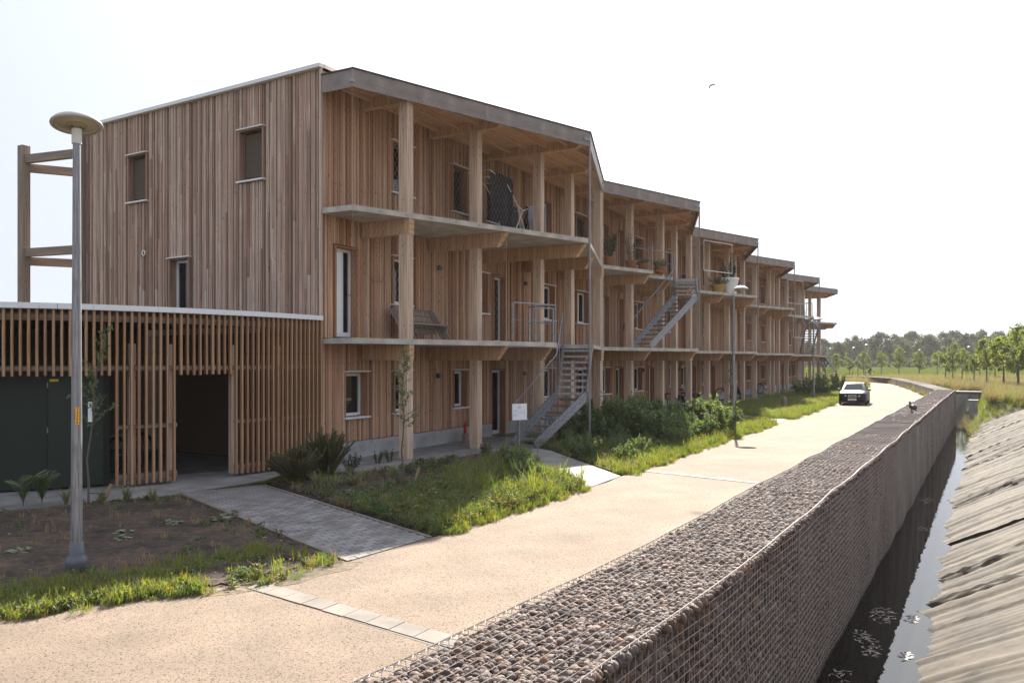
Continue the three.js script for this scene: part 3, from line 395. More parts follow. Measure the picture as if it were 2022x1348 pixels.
// columns and beams on a quarter grid
const COLV = [1.58, 1.90, 1.60, 1.45]; // quarter points after a valley, at the tip, after the tip, at the valley
const COLS = []; for (let i = -1; 4.35 + i * PER / 4 < U_END - .3; i++) { const j = ((i % 4) + 4) % 4; COLS.push([4.35 + i * PER / 4, i === -1 ? 1.25 : i === 0 ? 1.46 : COLV[j], j, Math.floor((i) / 4)]); }
for (const [u, v, j, k] of COLS) {
  for (const [y0, y1] of [[.06, L1 - .48], [L1, L2 - .48], [L2, 8.36]]) { const c = mesh('column', new GB().box(u - .12, u + .12, y0, y1, v - .12, v + .12), M.glulam, bld); if (y0 < 1) mesh('column_shoe', new GB().box(u - .09, u + .09, .0, .058, v - .09, v + .09), M.copingWhite, c); }
  for (const [y, h, N] of [[L1 - .12, .36, NOTCH1], [L2 - .12, .36, NOTCH2], [8.6, .24, {}]]) {
    let ve = Math.max(v + .14, edgeV(u) - .12); const kk = u < 12.98 ? 0 : Math.floor((u - 12.98) / PER) + 1; if (N[kk] && Math.abs(u - TIP(kk)[0]) < 2.4) ve = Math.min(ve, 2.28); const g = new THREE.Shape([new THREE.Vector2(.0, 0), new THREE.Vector2(ve, 0), new THREE.Vector2(ve - Math.min(.28, ve - v - .12), -h), new THREE.Vector2(.0, -h)]), q = new THREE.ExtrudeGeometry(g, { depth: .2, bevelEnabled: false });
    q.applyMatrix4(new THREE.Matrix4().makeBasis(V(0, 0, 1), V(0, 1, 0), V(-1, 0, 0))); q.translate(u + .1, y - .003, .03); mesh('beam', q, M.soffit, bld);
  }
}
{ // open timber frame behind the building
  const post = [.25, -11.6]; mesh('rear_post', new GB().box(post[0] - .12, post[0] + .12, 0, 8.67, post[1] - .12, post[1] + .12), M.weathered, bld);
  for (const y of [8.15, 5.4]) { mesh('rear_beam', new GB().bar(V(post[0], y + .12, post[1]), V(.6, y + .12, -9.2), .14, .24), M.weathered, bld); mesh('rear_beam', new GB().bar(V(post[0], y - .12, post[1]), V(3.6, y - .12, -9.2), .14, .24), M.weathered, bld); }
}
// cable nets on the gallery edges
function net(name, a, b, y0, y1, px, py, R) {
  const g = new GB(), L = Math.hypot(...sub2(b, a)), o = nrm2(sub2(b, a)), ou = inward(o).map(q => -q), n = Math.round(L / px), m = Math.max(2, Math.round((y1 - y0) / py)), P = (i, j) => { const q = add2(add2(a, o, L * i / n), ou, .05); return V(q[0], lerp(y0, y1, j / m), q[1]); };
  for (let i = 0; i < n; i++) { const l = [], r = []; for (let j = 0; j <= m; j++) { l.push(P(i + ((j & 1) ? .5 : 0), j)); r.push(P(i + ((j & 1) ? .5 : 1), j)); } g.tube(l, R, 3); g.tube(r, R, 3); }
  g.tube([P(0, 0), P(n, 0)], R * 2.2, 4); g.tube([P(0, m), P(n, m)], R * 2.2, 4); g.tube([P(0, 0), P(0, m)], R * 2, 4); g.tube([P(n, 0), P(n, m)], R * 2, 4);
  return mesh(name, g, M.net, bld);
}
for (let k = 0; k < NT; k++) {
  const big = k < 2 ? 1 : 2.2, px = .11 * big, py = .105 * big, R = k < 2 ? .00115 : .0017, T = TIP(k), a = VAL(k - 1), cut = k === 0 ? add2(T, dOut(k), -3.1) : add2(T, dOut(k), -3.0);
  if (k < 5) net('cable_net', a, T, L2, 8.5, px, py, R);
  net('cable_net', a, cut, L1, L2 - .12, px, py, R);
  if (k !== 5) net('cable_net', T, VAL(k), L1, 8.4, px * 1.7, py * 1.7, R);
  if (k === 0) { net('cable_net', add2(T, dOut(0), -3.1), add2(T, dOut(0), -1.3), .3, L1 - .14, px, py, R); net('cable_net', [0, .1], [0, .86], L2, 8.5, px, py, R); }
  if (k !== 5) { const g = new GB(); g.tube([V(T[0] + .02, k ? L1 : .05, T[1] + .02), V(T[0] + .02, 8.5, T[1] + .02)], .03, 6); mesh('net_post', g, M.galv, bld); }
}
console.log('building');

// ---------------------------------------------------------------- steel stairs round the tips of the galleries
function stair(label, k, yT, yB, nUp, nTot, type) {
  const T = TIP(k), o = dOut(k), rt = dRet(k), go = .25, w = .92, rise = (yT - yB) / nTot, root = thing('steel_staircase', label, 'staircase', [T[0], yB, T[1]], 0, 'galvanised gallery stairs');
  const d1 = type === 'A' ? rt.map(q => -q) : o, d2 = type === 'A' ? o.map(q => -q) : rt, n1 = inward(d1), n2 = inward(d2), c = 1 + n1[0] * n2[0] + n1[1] * n2[1];
  const off = s => [(n1[0] + n2[0]) / c * s, (n1[1] + n2[1]) / c * s], q3 = (p, y) => V(p[0], y, p[1]), lu = nUp * go, ll = (nTot - nUp) * go, hT = yT - yB, hM = hT - nUp * rise;
  const path = s => [add2(add2([0, 0], d1, -lu), n1, s), off(s), add2(add2([0, 0], d2, ll), n2, s)];
  for (const s of [.05, w]) { const P = path(s); for (const [a, b, ya, yb] of [[P[0], P[1], hT, hM], [P[1], P[2], hM, 0]]) { mesh('stringer', new GB().bar(q3(a, ya - .06), q3(b, yb - .06 + (yb ? 0 : .12)), .035, .27), M.galv, root); } }
  for (let i = 0; i < nTot; i++) { const up = i < nUp, d = up ? d1 : d2, n = up ? n1 : n2, s = up ? -lu + (i + .5) * go : (i - nUp + .5) * go, y = hT - (i + 1) * rise + (i === nTot - 1 ? .03 : 0); let s0 = .075, s1 = w - .025; const m = add2([0, 0], d, s), a = add2(m, n, s0), b = add2(m, n, s1), g = new GB(), ctr = q3([(a[0] + b[0]) / 2, (a[1] + b[1]) / 2], y); g.obox(ctr, V(n[0] * (s1 - s0) / 2, 0, n[1] * (s1 - s0) / 2), V(0, .015, 0), V(d[0] * .125, 0, d[1] * .125)); g.obox(ctr.clone().add(V(d[0] * .122, -.02, d[1] * .122)), V(n[0] * (s1 - s0) / 2, 0, n[1] * (s1 - s0) / 2), V(0, .03, 0), V(d[0] * .008, 0, d[1] * .008)); mesh('tread', g, M.galv, root); }
  const P = path(w + .03), rail = new GB(), up = .98; rail.tube([q3(P[0], hT + up), q3(P[1], hM + up + .1), q3(P[2], up + .1)], .021, 7); mesh('handrail', rail, M.galv, root);
  for (const [a, b, ya, yb, n] of [[P[0], P[1], hT, hM, 2], [P[1], P[2], hM, 0, 2]]) for (let i = 0; i < n; i++) { const t = (i + .2) / n, p = [lerp(a[0], b[0], t), lerp(a[1], b[1], t)], y = lerp(ya, yb, t); mesh('baluster', new GB().bar(q3(p, y - .05), q3(p, y + up + .05), .03, .03, V(1, 0, 0)), M.galv, root); }
  return root;
}
stair('galvanised bent steel staircase from the ground to the first gallery beside the white notice', 0, L1, .03, 8, 16, 'A');
stair('galvanised bent steel staircase between the two galleries with one long lower flight', 1, L2, L1, 4, 16, 'A');
stair('dark steel staircase between the two galleries behind the third street lamp', 4, L2, L1, 4, 16, 'B');
stair('far steel staircase standing free at the end of the building behind the parked car', 5, L1, .03, 8, 16, 'B');
function railing(label, pts, y) { const g0 = pts[0], root = thing('gallery_railing', label, 'railing', [g0[0], y, g0[1]], 0, 'gallery railings'), q = (p, h) => V(p[0] - g0[0], h, p[1] - g0[1]), r = new GB(), l = new GB(); r.tube(pts.map(p => q(p, 1.0)), .021, 6); mesh('top_rail', r, M.galv, root); l.tube(pts.map(p => q(p, .55)), .009, 5); mesh('middle_wire', l, M.galv, root); for (const p of pts) mesh('post', new GB().bar(q(p, 0), q(p, 1.0), .04, .04, V(1, 0, 0)), M.galv, root); return root; }
{ const N = (k, N2, w) => { const P = deckPts(k, N2, w); return P.slice(2, 7); };
  let P = N(0, NOTCH1[0], 1.06); railing('galvanised railing round the stair opening of the first gallery', [add2(P[0], dOut(0), -1.6), add2(P[0], dOut(0), -.8), add2(P[0], dOut(0), -.06), add2(P[1], dOut(0), -.06), P[2]], L1);
  P = N(1, NOTCH2[1], 1.06); railing('galvanised railing on the upper gallery beside the flower pots', [add2(P[0], dOut(1), -.06), add2(P[1], dOut(1), -.06), [lerp(P[1][0], P[2][0], .5), lerp(P[1][1], P[2][1], .5)], P[2]], L2);
  P = N(4, NOTCH2[4], 1.06); railing('railing high on the fifth gallery bay behind the third street lamp', [add2(P[0], dOut(4), -.9), add2(P[0], dOut(4), -.06), add2(P[1], dOut(4), -.06), P[2]], L2);
  P = N(5, NOTCH1[5], 1.06); railing('railing at the far end of the first gallery above the free stairs', [add2(P[0], dOut(5), -1.2), add2(P[0], dOut(5), -.06), add2(P[1], dOut(5), -.06), P[2]], L1);
}
// white hatch frames hung in the nets
function hatch(label, k, t0, t1, y0, y1) { const a = add2(VAL(k - 1), dOut(k), t0), b = add2(VAL(k - 1), dOut(k), t1), ou = inward(dOut(k)).map(q => -q), p = (s, y) => { const q = add2(s, ou, .07); return V(q[0] - a[0], y - y0, q[1] - a[1]); }, g = new GB(); g.tube([p(a, y0), p(b, y0), p(b, y1), p(a, y1), p(a, y0)], .022, 5); const o = mesh('hatch_frame', g, M.copingWhite); o.position.set(a[0], y0, a[1]); return tag(o, label, 'frame', 'hatch frames in the nets'); }
hatch('empty white steel frame in the net above the large white planter', 2, .9, 3.3, 6.75, 8.2);
hatch('empty white steel frame in the net of the fifth bay, upper storey', 4, 1.0, 3.2, 6.6, 8.3);
hatch('empty white steel frame in the net of the fifth bay, lower storey', 4, 1.8, 4.2, 4.1, 5.6);

// ---------------------------------------------------------------- slatted bicycle shed
{
  const shed = thing('bicycle_shed', 'low timber bicycle shed with curved slatted front and white roof edge', 'shed');
  const curve = new THREE.CatmullRomCurve3([[-9.3, -5.0], [-7.6, -3.35], [-5.95, -1.86], [-5.2, -1.24], [-4.35, -.82], [-3.57, -.50], [-2.5, -.20], [-1.8, -.06], [-.9, .02], [-.06, .06]].map(p => V(p[0], 0, p[1]))), LEN = curve.getLength(), NS = Math.round(LEN / .126);
  const pxOf = p => 1011 + 1610.5 * (Math.sin(YAW) * (p.x - CAM.x) + Math.cos(YAW) * (p.z - CAM.z)) / depthOf(p.x, p.z), r = rngOf(8);
  const long = new GB().box(-.5, .5, -.5, .5, -.5, .5).geom(), uv = long.attributes.uv; for (let j = 0; j < uv.count; j++) uv.setXY(j, uv.getX(j) * .06, uv.getY(j) * 2.6);
  const nAt = t => { const d = curve.getTangentAt(t); return V(-d.z, 0, d.x).normalize(); };
  for (let i = 0; i <= NS; i++) { const t = i / NS, p = curve.getPointAt(t), x = pxOf(p), full = (x > 228 && x < 353) || x > 462, y0 = full ? .07 : 2.07 + .02 * (r() - .5), y1 = 3.235, d = curve.getTangentAt(t), o = mesh('slat', long, M.slats[Math.floor(r() * 3)], shed); o.position.set(p.x, (y0 + y1) / 2, p.z); o.rotation.y = Math.atan2(-d.z, d.x) + .04 * (r() - .5); o.scale.set(.036 + .010 * r(), y1 - y0, .07); }
  const off = (t, n) => { const p = curve.getPointAt(t), q = nAt(t); return V(p.x + q.x * n, 0, p.z + q.z * n); }; // positive n = outwards (towards the bed)
  const sgn = off(.5, .3).z > curve.getPointAt(.5).z ? 1 : -1, O = (t, n) => off(t, n * sgn);
  const run = (name, n0, w, y, h, t0, t1, m) => { const g = new GB(), N = Math.max(2, Math.round((t1 - t0) * 40)); for (let i = 0; i < N; i++) { const a = O(lerp(t0, t1, i / N), n0), b = O(lerp(t0, t1, (i + 1) / N), n0); a.y = b.y = y; g.bar(a, b, w, h); } return mesh(name, g, m, shed); };
  run('roof_coping', .0, .16, 3.29, .10, 0, 1, M.copingWhite);
  run('rail', -.065, .045, 2.2, .09, 0, 1, M.weathered); run('rail', -.065, .045, 3.1, .12, 0, 1, M.weathered);
  const tx = x => { let b = 0, e = 1e9; for (let i = 0; i <= 400; i++) { const v = Math.abs(pxOf(curve.getPointAt(i / 400)) - x); if (v < e) { e = v; b = i / 400; } } return b; };
  const T0 = tx(232), T1 = tx(350), T2 = tx(464);
  run('rail', -.06, .04, 1.12, .07, T0, T1, M.weathered); run('rail', -.06, .04, .2, .12, T0, T1, M.weathered); run('rail', -.06, .04, 1.12, .07, T2, 1, M.weathered); run('rail', -.06, .04, .2, .12, T2, 1, M.weathered);
  for (const x of [262, 343, 468, 560]) { const t = tx(x), p = O(t, -.16), d = curve.getTangentAt(t), g = new GB(); g.obox(V(p.x, 1.36, p.z), d.clone().multiplyScalar(.06), V(0, 1.29, 0), nAt(t).multiplyScalar(.06)); const o = mesh('post', g, M.glulam, shed); mesh('post_shoe', new GB().box(p.x - .05, p.x + .05, .02, .068, p.z - .05, p.z + .05), M.galv, o); }
  // roof, rear and inner walls, floor
  const rim = []; for (let i = 0; i <= 30; i++) { const p = O(i / 30, -.02); rim.push([p.x, p.z]); }
  mesh('roof', slabGeom([...rim, [.25, -6.2], [-4.2, -9.2], [-9.8, -8.5]], 3.22, 3.30), M.copingDark, shed);
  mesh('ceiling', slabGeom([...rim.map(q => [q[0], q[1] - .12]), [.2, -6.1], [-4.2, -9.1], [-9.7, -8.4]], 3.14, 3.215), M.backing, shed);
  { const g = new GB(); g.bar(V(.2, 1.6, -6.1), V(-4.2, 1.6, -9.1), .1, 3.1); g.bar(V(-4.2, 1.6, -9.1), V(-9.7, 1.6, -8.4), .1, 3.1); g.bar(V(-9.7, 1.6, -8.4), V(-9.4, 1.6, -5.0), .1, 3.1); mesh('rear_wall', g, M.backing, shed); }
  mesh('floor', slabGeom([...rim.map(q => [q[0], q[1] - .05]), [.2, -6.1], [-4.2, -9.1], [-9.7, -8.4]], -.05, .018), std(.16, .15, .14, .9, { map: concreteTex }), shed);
  // dark green panel wall with a door behind the hanging slats
  const gw = run('panel_wall', -.42, .06, 1.10, 2.10, 0, tx(224), M.greenWall);
  { const ta = tx(88), tb = tx(212), a = O(ta, -.375), b = O(tb, -.375); a.y = b.y = 1.06; const dr = mesh('door', new GB().bar(a, b, .045, 1.98), M.greenDoor, shed), d = b.clone().sub(a).normalize(), n = nAt((ta + tb) / 2).multiplyScalar(sgn), P = (s, y, w) => a.clone().addScaledVector(d, s).addScaledVector(n, w).setY(y), L = a.distanceTo(b);
    for (const y of [1.9, 1.1, .3]) mesh('hinge', new GB().tube([P(-.012, y - .05, .03), P(-.012, y + .05, .03)], .011, 6), M.galv, dr);
    mesh('handle', new GB().tube([P(L - .1, 1.08, .02), P(L - .1, 1.08, .065), P(L - .24, 1.08, .065)], .012, 6), M.black, dr);
    mesh('lock', new GB().tube([P(L - .1, 1.0, .02), P(L - .1, 1.0, .04)], .018, 8), M.galv, dr);
    mesh('sticker', new GB().obox(P(.09, 1.985, .026), d.clone().multiplyScalar(.07), V(0, .022, 0), n.clone().multiplyScalar(.002)), M.yellow, dr); }
}
console.log('shed');

// ---------------------------------------------------------------- street lamps
function lampParts(root, off, detail) {
  const H = 4.72, s = detail ? 16 : 8;
  const pole = new THREE.CylinderGeometry(.038, .060, H - .3, s); pole.translate(0, .3 + (H - .3) / 2, 0); mesh('pole', pole, M.galvPole, root);
  const base = new THREE.LatheGeometry([[.0, 0], [.115, 0], [.115, .15], [.10, .20], [.072, .235], [.070, .36], [.0, .36]].map(q => new THREE.Vector2(...q)), s); mesh('base', base, M.darkSteel, root);
  const head = new THREE.Group(); head.name = 'head'; const hh = new THREE.LatheGeometry([[.0, .115], [.09, .107], [.17, .082], [.235, .042], [.265, .012], [.272, -.004], [.268, -.016], [.245, -.022], [.225, -.016], [.20, -.006]].map(q => new THREE.Vector2(...q)), detail ? 40 : 14);
  const shell = mesh('lamp_head', hh, std(.46, .455, .43, .45), root); shell.position.set(off[0], H + .13, off[1]); shell.scale.setScalar(.95); shell.rotation.set(...(detail ? [-.15, 0, -.09] : [0, 0, 0]));
  mesh('lens', new THREE.LatheGeometry([[.20, -.006], [.14, -.014], [.07, -.020], [0, -.022]].map(q => new THREE.Vector2(...q)), detail ? 32 : 10), phys(.50, .45, .33, .18, { clearcoat: 1, clearcoatRoughness: .08 }), shell);
  if (detail) { for (const [r, w] of [[.055, .007], [.105, .006], [.232, .008]]) { const t = new THREE.TorusGeometry(r, w, 8, 40); t.rotateX(Math.PI / 2); t.translate(0, r > .2 ? -.022 : -.02, 0); mesh('lens_ring', t, std(.34, .30, .20, .5), shell); } const b = new THREE.SphereGeometry(.04, 16, 12); b.scale(1, .5, 1); b.translate(0, -.022, 0); mesh('bulb', b, std(.40, .36, .26, .3), shell); }
  const neck = new THREE.CylinderGeometry(.05, .05, .16, s); neck.translate(0, H + .0, 0); mesh('collar', neck, std(.66, .65, .60, .5), root);
  if (off[0] || off[1]) mesh('arm', new GB().bar(V(0, H + .06, 0), V(off[0] * .7, H + .1, off[1] * .7), .05, .05), M.galvPole, root);
}
{
  const l = thing('street_lamp', 'nearest street lamp with galvanised pole and saucer head, yellow number sticker on it', 'street lamp', [-8.57, .02, 4.19], 0, 'street lamps');
  lampParts(l, [.0, .0], true);
  const c = document.createElement('canvas'); c.width = 64; c.height = 320; const x = c.getContext('2d'); x.fillStyle = '#e6a50a'; x.fillRect(0, 0, 64, 320); x.fillStyle = '#1b1405'; x.font = 'bold 60px sans-serif'; x.textAlign = 'center'; x.textBaseline = 'middle'; [...'12240'].forEach((q, i) => { x.fillText(q, 32, 34 + i * 63); });
  const t = new THREE.CanvasTexture(c); t.colorSpace = THREE.SRGBColorSpace; const g = new THREE.CylinderGeometry(.0545, .0552, .185, 12, 1, true, -.35, .7); const m = mesh('number_sticker', g, new THREE.MeshStandardMaterial({ map: t, roughness: .6 }), l); m.position.set(0, 1.72, 0); m.rotation.y = Math.atan2(CAM.x + 8.57, CAM.z - 4.19) + .12;
  const names = ['second street lamp, standing in the grass before the large white planter', 'third street lamp, between the parked car and the timber gallery', 'tall street lamp directly behind the parked car', 'small far lamp left of the lamp behind the car', 'small far lamp right of the lamp behind the car', 'distant lamp among the young trees left of the gabion corner', 'distant lamp among the young trees at the right'];
  const proto = thing('street_lamp', names[0], 'street lamp', [15.0, .03, 5.69], 0, 'street lamps'); lampParts(proto, [.06, .25], false);
  const more = [[...at(1607, 790)], atDepth(1695, 88), atDepth(1684, 150), atDepth(1709, 124), atDepth(1815, 175), atDepth(1912, 140)];
  more.forEach((p, i) => dup(proto, [p[0], 0, p[1]], i > 1 ? .5 : 0, names[i + 1]));
}

// ---------------------------------------------------------------- plants
const rp = rngOf(123);
const leafQuad = (g, c, dir, up, len, wid, fold = .25) => { // pointed leaf of four triangles, folded along its rib
  const s = new THREE.Vector3().crossVectors(dir, up).normalize(), n = new THREE.Vector3().crossVectors(s, dir).normalize(), m = c.clone().addScaledVector(dir, len * .45), t = c.clone().addScaledVector(dir, len).addScaledVector(n, -len * .12), a = m.clone().addScaledVector(s, wid / 2).addScaledVector(n, wid * fold), b = m.clone().addScaledVector(s, -wid / 2).addScaledVector(n, wid * fold);
  g.tri(c, a, m); g.tri(a, t, m); g.tri(c, m, b); g.tri(m, t, b);
};
const rdir = (r, up = 0) => { const a = r() * 6.283, z = r() * 2 - 1 + up, k = Math.sqrt(Math.max(.05, 1 - Math.min(1, z * z))); return V(Math.cos(a) * k, z, Math.sin(a) * k).normalize(); };
const tint = (g, r, v = .3, yel = 0) => { const k = 1 - v / 2 + v * r(); g.col = [k * (1 + yel * r()), k, k * (.9 + .2 * r())]; };
function blade(g, x, z, h, w, lean, a) { const d = V(Math.cos(a), 0, Math.sin(a)), s = V(-d.z * w / 2, 0, d.x * w / 2), b = V(x, 0, z), m = V(x, h * .62, z).addScaledVector(d, lean * .35), t = V(x, h, z).addScaledVector(d, lean); g.tri(b.clone().sub(s), b.clone().add(s), m.clone().add(s.clone().multiplyScalar(.8))); g.tri(b.clone().sub(s), m.clone().add(s.clone().multiplyScalar(.8)), m.clone().sub(s.clone().multiplyScalar(.8))); g.tri(m.clone().sub(s.clone().multiplyScalar(.8)), m.clone().add(s.clone().multiplyScalar(.8)), t); }
function tuft(n, h, w, spread, seed, leaves = 0) { const r = rngOf(seed), g = new GB(true); for (let i = 0; i < n; i++) { tint(g, r, .45, .25); const a = r() * 6.283, d = spread * Math.sqrt(r()); blade(g, Math.cos(a) * d, Math.sin(a) * d, h * (.5 + .6 * r()), w * (.7 + .6 * r()), h * (.15 + .55 * r()), r() * 6.283); } for (let i = 0; i < leaves; i++) { tint(g, r, .4, .2); const a = r() * 6.283, d = spread * r(), c = V(Math.cos(a) * d, h * (.1 + .55 * r()), Math.sin(a) * d); leafQuad(g, c, rdir(r, .3), V(0, 1, 0), w * 6, w * 3); } return g.geom(); }
function scatter(name, label, category, geo, mat, pts) { const im = new THREE.InstancedMesh(geo, mat, pts.length), q = new THREE.Quaternion(), c = new THREE.Color(), m = new THREE.Matrix4(), up = V(0, 1, 0); pts.forEach((p, i) => { q.setFromAxisAngle(up, p.a); im.setMatrixAt(i, m.compose(V(p.x, p.y, p.z), q, V(p.s, p.s * (p.h || 1), p.s))); im.setColorAt(i, c.setRGB(...p.c)); }); im.name = numbered(name); im.userData = { label, category, kind: 'stuff' }; im.castShadow = im.receiveShadow = true; scene.add(im); return im; }
const inBed = (P, n, fn) => { const xs = P.map(q => q[0]), zs = P.map(q => q[1]), out = []; let guard = 0; while (out.length < n && guard++ < n * 12) { const x = lerp(Math.min(...xs), Math.max(...xs), rp()), z = lerp(Math.min(...zs), Math.max(...zs), rp()); if (!inPoly(x, z, P)) continue; const p = fn(x, z); if (p) out.push({ x, z, y: .03, a: rp() * 6.283, s: 1, c: [1, 1, 1], ...p }); } return out; };
const grassA = tuft(16, .135, .007, .07, 2, 6), grassB = tuft(12, .22, .008, .10, 3, 14), grassC = tuft(14, .62, .013, .12, 4), weed = tuft(3, .16, .011, .07, 6, 22);
const gcol = (k = 1) => { const t = rp(); return [k * (.8 + .45 * t), k * (.85 + .3 * rp()), k * (.6 + .5 * rp())]; };
// ragged growth along a road edge: n tufts at distance d behind the edge, thinning out with noise
const along = (x0, x1, n, depth, over, fn) => { const out = []; for (let i = 0; i < n; i++) { const x = lerp(x0, x1, rp()), nz = fbm(x * 1.7, 2, 61, 4), d = lerp(-over * (nz - .25) * 1.6, depth * (.45 + 1.1 * fbm(x * .9, 7, 62, 3)), Math.pow(rp(), 1.15)), z = pw(ROAD_L, x) - d, pz = fbm(x * 2.6, z * 2.6, 63, 3); if (pz < .40 && rp() < .8) continue; const p = fn(x, z, d, pz); if (p) out.push({ x, z, y: .018, a: rp() * 6.283, s: 1, c: [1, 1, 1], ...p }); } return out; };
const leafA = tuft(4, .12, .009, .08, 12, 26), leafB = tuft(5, .26, .010, .12, 13, 34), reed = tuft(5, .46, .014, .05, 14, 0), dryTuft = tuft(14, .16, .006, .07, 15, 0);
{
  const sand = (x, z, d) => x > -8.3 && x < -6.7 && d < .75;
  scatter('grass', 'low ragged grass along the road edge of the near soil bed', 'grass', grassA, LEAF.grass, along(-11.6, -6.75, 3000, 1.4, .3, (x, z, d) => sand(x, z, d) && rp() < .88 ? null : { s: .35 + .75 * rp() * rp() + (d > .1 ? .2 : 0), h: .7 + .8 * rp(), c: gcol(1) }));
  scatter('weeds', 'bright leafy weeds in the grass along the near road edge', 'weeds', leafA, LEAF.grass, along(-11.6, -6.75, 1100, 1.2, .18, (x, z, d) => sand(x, z, d) && rp() < .9 ? null : { s: .5 + .8 * rp(), c: gcol(.85) }));
  scatter('weeds', 'small weeds dotted over the dark soil of the near bed', 'weeds', weed, LEAF.shrub, inBed(BED1, 430, (x, z) => x < -11.5 ? null : fbm(x * .9, z * .9, 71, 3) > .5 ? { s: .35 + .9 * rp() * rp(), c: gcol(.85) } : null));
  scatter('dry_grass', 'withered grass tufts scattered over both soil beds', 'dry grass', dryTuft, LEAF.dry, [...inBed(BED1, 210, x => x < -11.5 ? null : { s: .4 + .7 * rp(), c: gcol(.9) }), ...inBed(BED2, 160, (x, z) => z > 4.6 ? null : { s: .5 + .8 * rp(), c: gcol(.9) })]);
  // bark chips and pebbles on the soil
  const chip = new GB(true); chip.box(-.5, .5, -.18, .18, -.3, .3); const cg = chip.geom();
  scatter('mulch', 'bark chips and small stones littering the two soil beds', 'mulch', cg, std(.30, .21, .145, .9, { vertexColors: true }), [...inBed(BED1, 3800, x => x < -11.5 ? null : ({ y: .03 + .05 * rp(), s: .012 + .03 * rp() * rp(), c: (k => [k, k, k])(.25 + 1.3 * rp() * rp()) })), ...inBed(BED2, 2200, (x, z) => z > 4.8 ? null : ({ y: .03 + .05 * rp(), s: .012 + .03 * rp() * rp(), c: (k => [k, k, k])(.25 + 1.2 * rp() * rp()) }))]);
}
{
  const grow = (x, z) => Math.min(1, Math.max(0, (z - 3.25 + .16 * (x + 1)) / 1.5)), patch = (x, z) => fbm(x * 1.3, z * 1.3, 37, 3);
  scatter('grass', 'tall bright grass on the road side of the middle bed', 'grass', grassB, LEAF.grass, inBed(BED2, 950, (x, z) => { const f = grow(x, z) * (patch(x, z) * 2 - .35); return rp() < f ? { s: .4 + .7 * rp() * rp() + .3 * f, h: .7 + .6 * rp(), c: gcol(1) } : null; }));
  scatter('weeds', 'leafy weeds crowding the road side of the middle bed', 'weeds', leafB, LEAF.grass, inBed(BED2, 800, (x, z) => { const f = grow(x, z) * (1.55 - patch(x, z) * 1.6); return rp() < f ? { s: .45 + .9 * rp() * rp() + .25 * f, c: gcol(.8) } : null; }));
  scatter('weeds', 'low leafy weeds between the middle bed and the concrete plinth', 'weeds', weed, LEAF.shrub, inBed(BED2, 420, (x, z) => patch(x + 9, z) > .5 ? { s: .5 + .9 * rp(), c: gcol(.8) } : null));
  scatter('tall_grass', 'tall arching grass blades at the tip of the middle bed', 'grass', reed, LEAF.grass, inBed(BED2, 190, (x, z) => x > -2.5 && grow(x, z) > .6 && patch(x + 3, z) > .5 ? { s: .7 + .6 * rp(), c: gcol(1) } : null));
  scatter('grass', 'ragged grass fringe of the middle bed at the road', 'grass', grassA, LEAF.grass, along(-5.0, -.35, 1300, .7, .22, () => ({ s: .4 + .8 * rp() * rp(), h: .7 + .8 * rp(), c: gcol(1) })));
}
{
  scatter('grass', 'rough grass of the wide bed between both crossing paths', 'grass', grassB, LEAF.grass, inBed(BED3, 4200, (x, z) => { const d = 6.7 - z; return rp() < (d < 1.1 ? .9 : x > 11 ? .85 : .3) * (.4 + fbm(x * .9, z * .9, 44, 3)) ? { s: .4 + .9 * rp() * rp() + .2, h: .7 + .7 * rp(), c: gcol(1) } : null; }));
  scatter('grass', 'ragged grass fringe at the road edge of the wide bed', 'grass', grassA, LEAF.grass, along(1.7, 17.0, 2600, .8, .25, () => ({ s: .5 + .9 * rp() * rp(), c: gcol(1) })));
  scatter('grass', 'rough grass of the far bed up to the parked car', 'grass', grassB, LEAF.grass, [...inBed(BED4, 5600, (x, z) => fbm(x * .5, z * .5, 46, 3) > .32 ? ({ s: .6 + 1.0 * rp() * rp(), c: gcol(1) }) : null), ...along(19.8, 46, 1500, 1, .3, () => ({ s: .7 + .7 * rp(), c: gcol(1) }))]);
}
// leafy plants built as things
function leafyShrub(seed, R, H, n, len, wid, mat) { const r = rngOf(seed), g = new GB(true), st = new GB(true); st.col = [.6, .5, .4]; const stems = 9 + Math.floor(R * 14); for (let i = 0; i < stems; i++) { const a = r() * 6.283, d = R * Math.sqrt(r()) * .8, top = V(Math.cos(a) * d * 1.25, H * (.55 + .5 * r()) * (1 - .35 * (d / R) ** 2), Math.sin(a) * d * 1.25), b = V(Math.cos(a) * d * .45, 0, Math.sin(a) * d * .45); st.tube([b, b.clone().lerp(top, .5).add(V(0, .06 * H, 0)), top], .006, 3); const per = Math.round(n / stems); for (let k = 0; k < per; k++) { tint(g, r, .5, .15); const t = .25 + .78 * r(), c = b.clone().lerp(top, t).add(V(0, .05 * H * Math.sin(t * 3), 0)); leafQuad(g, c, rdir(r, .15), V(0, 1, 0), len * (.6 + .7 * r()), wid * (.6 + .7 * r())); } } return [g.geom(), st.geom(), mat]; }
const stemMat = std(.10, .12, .04, .9, { vertexColors: true });
function plant(name, label, category, x, z, parts, s = 1, group, y = .03) { const o = thing(name, label, category, [x, y, z], rp() * 6.28, group); o.scale.setScalar(s); mesh('foliage', parts[0], parts[2], o); mesh('stem', parts[1], stemMat, o); return o; }
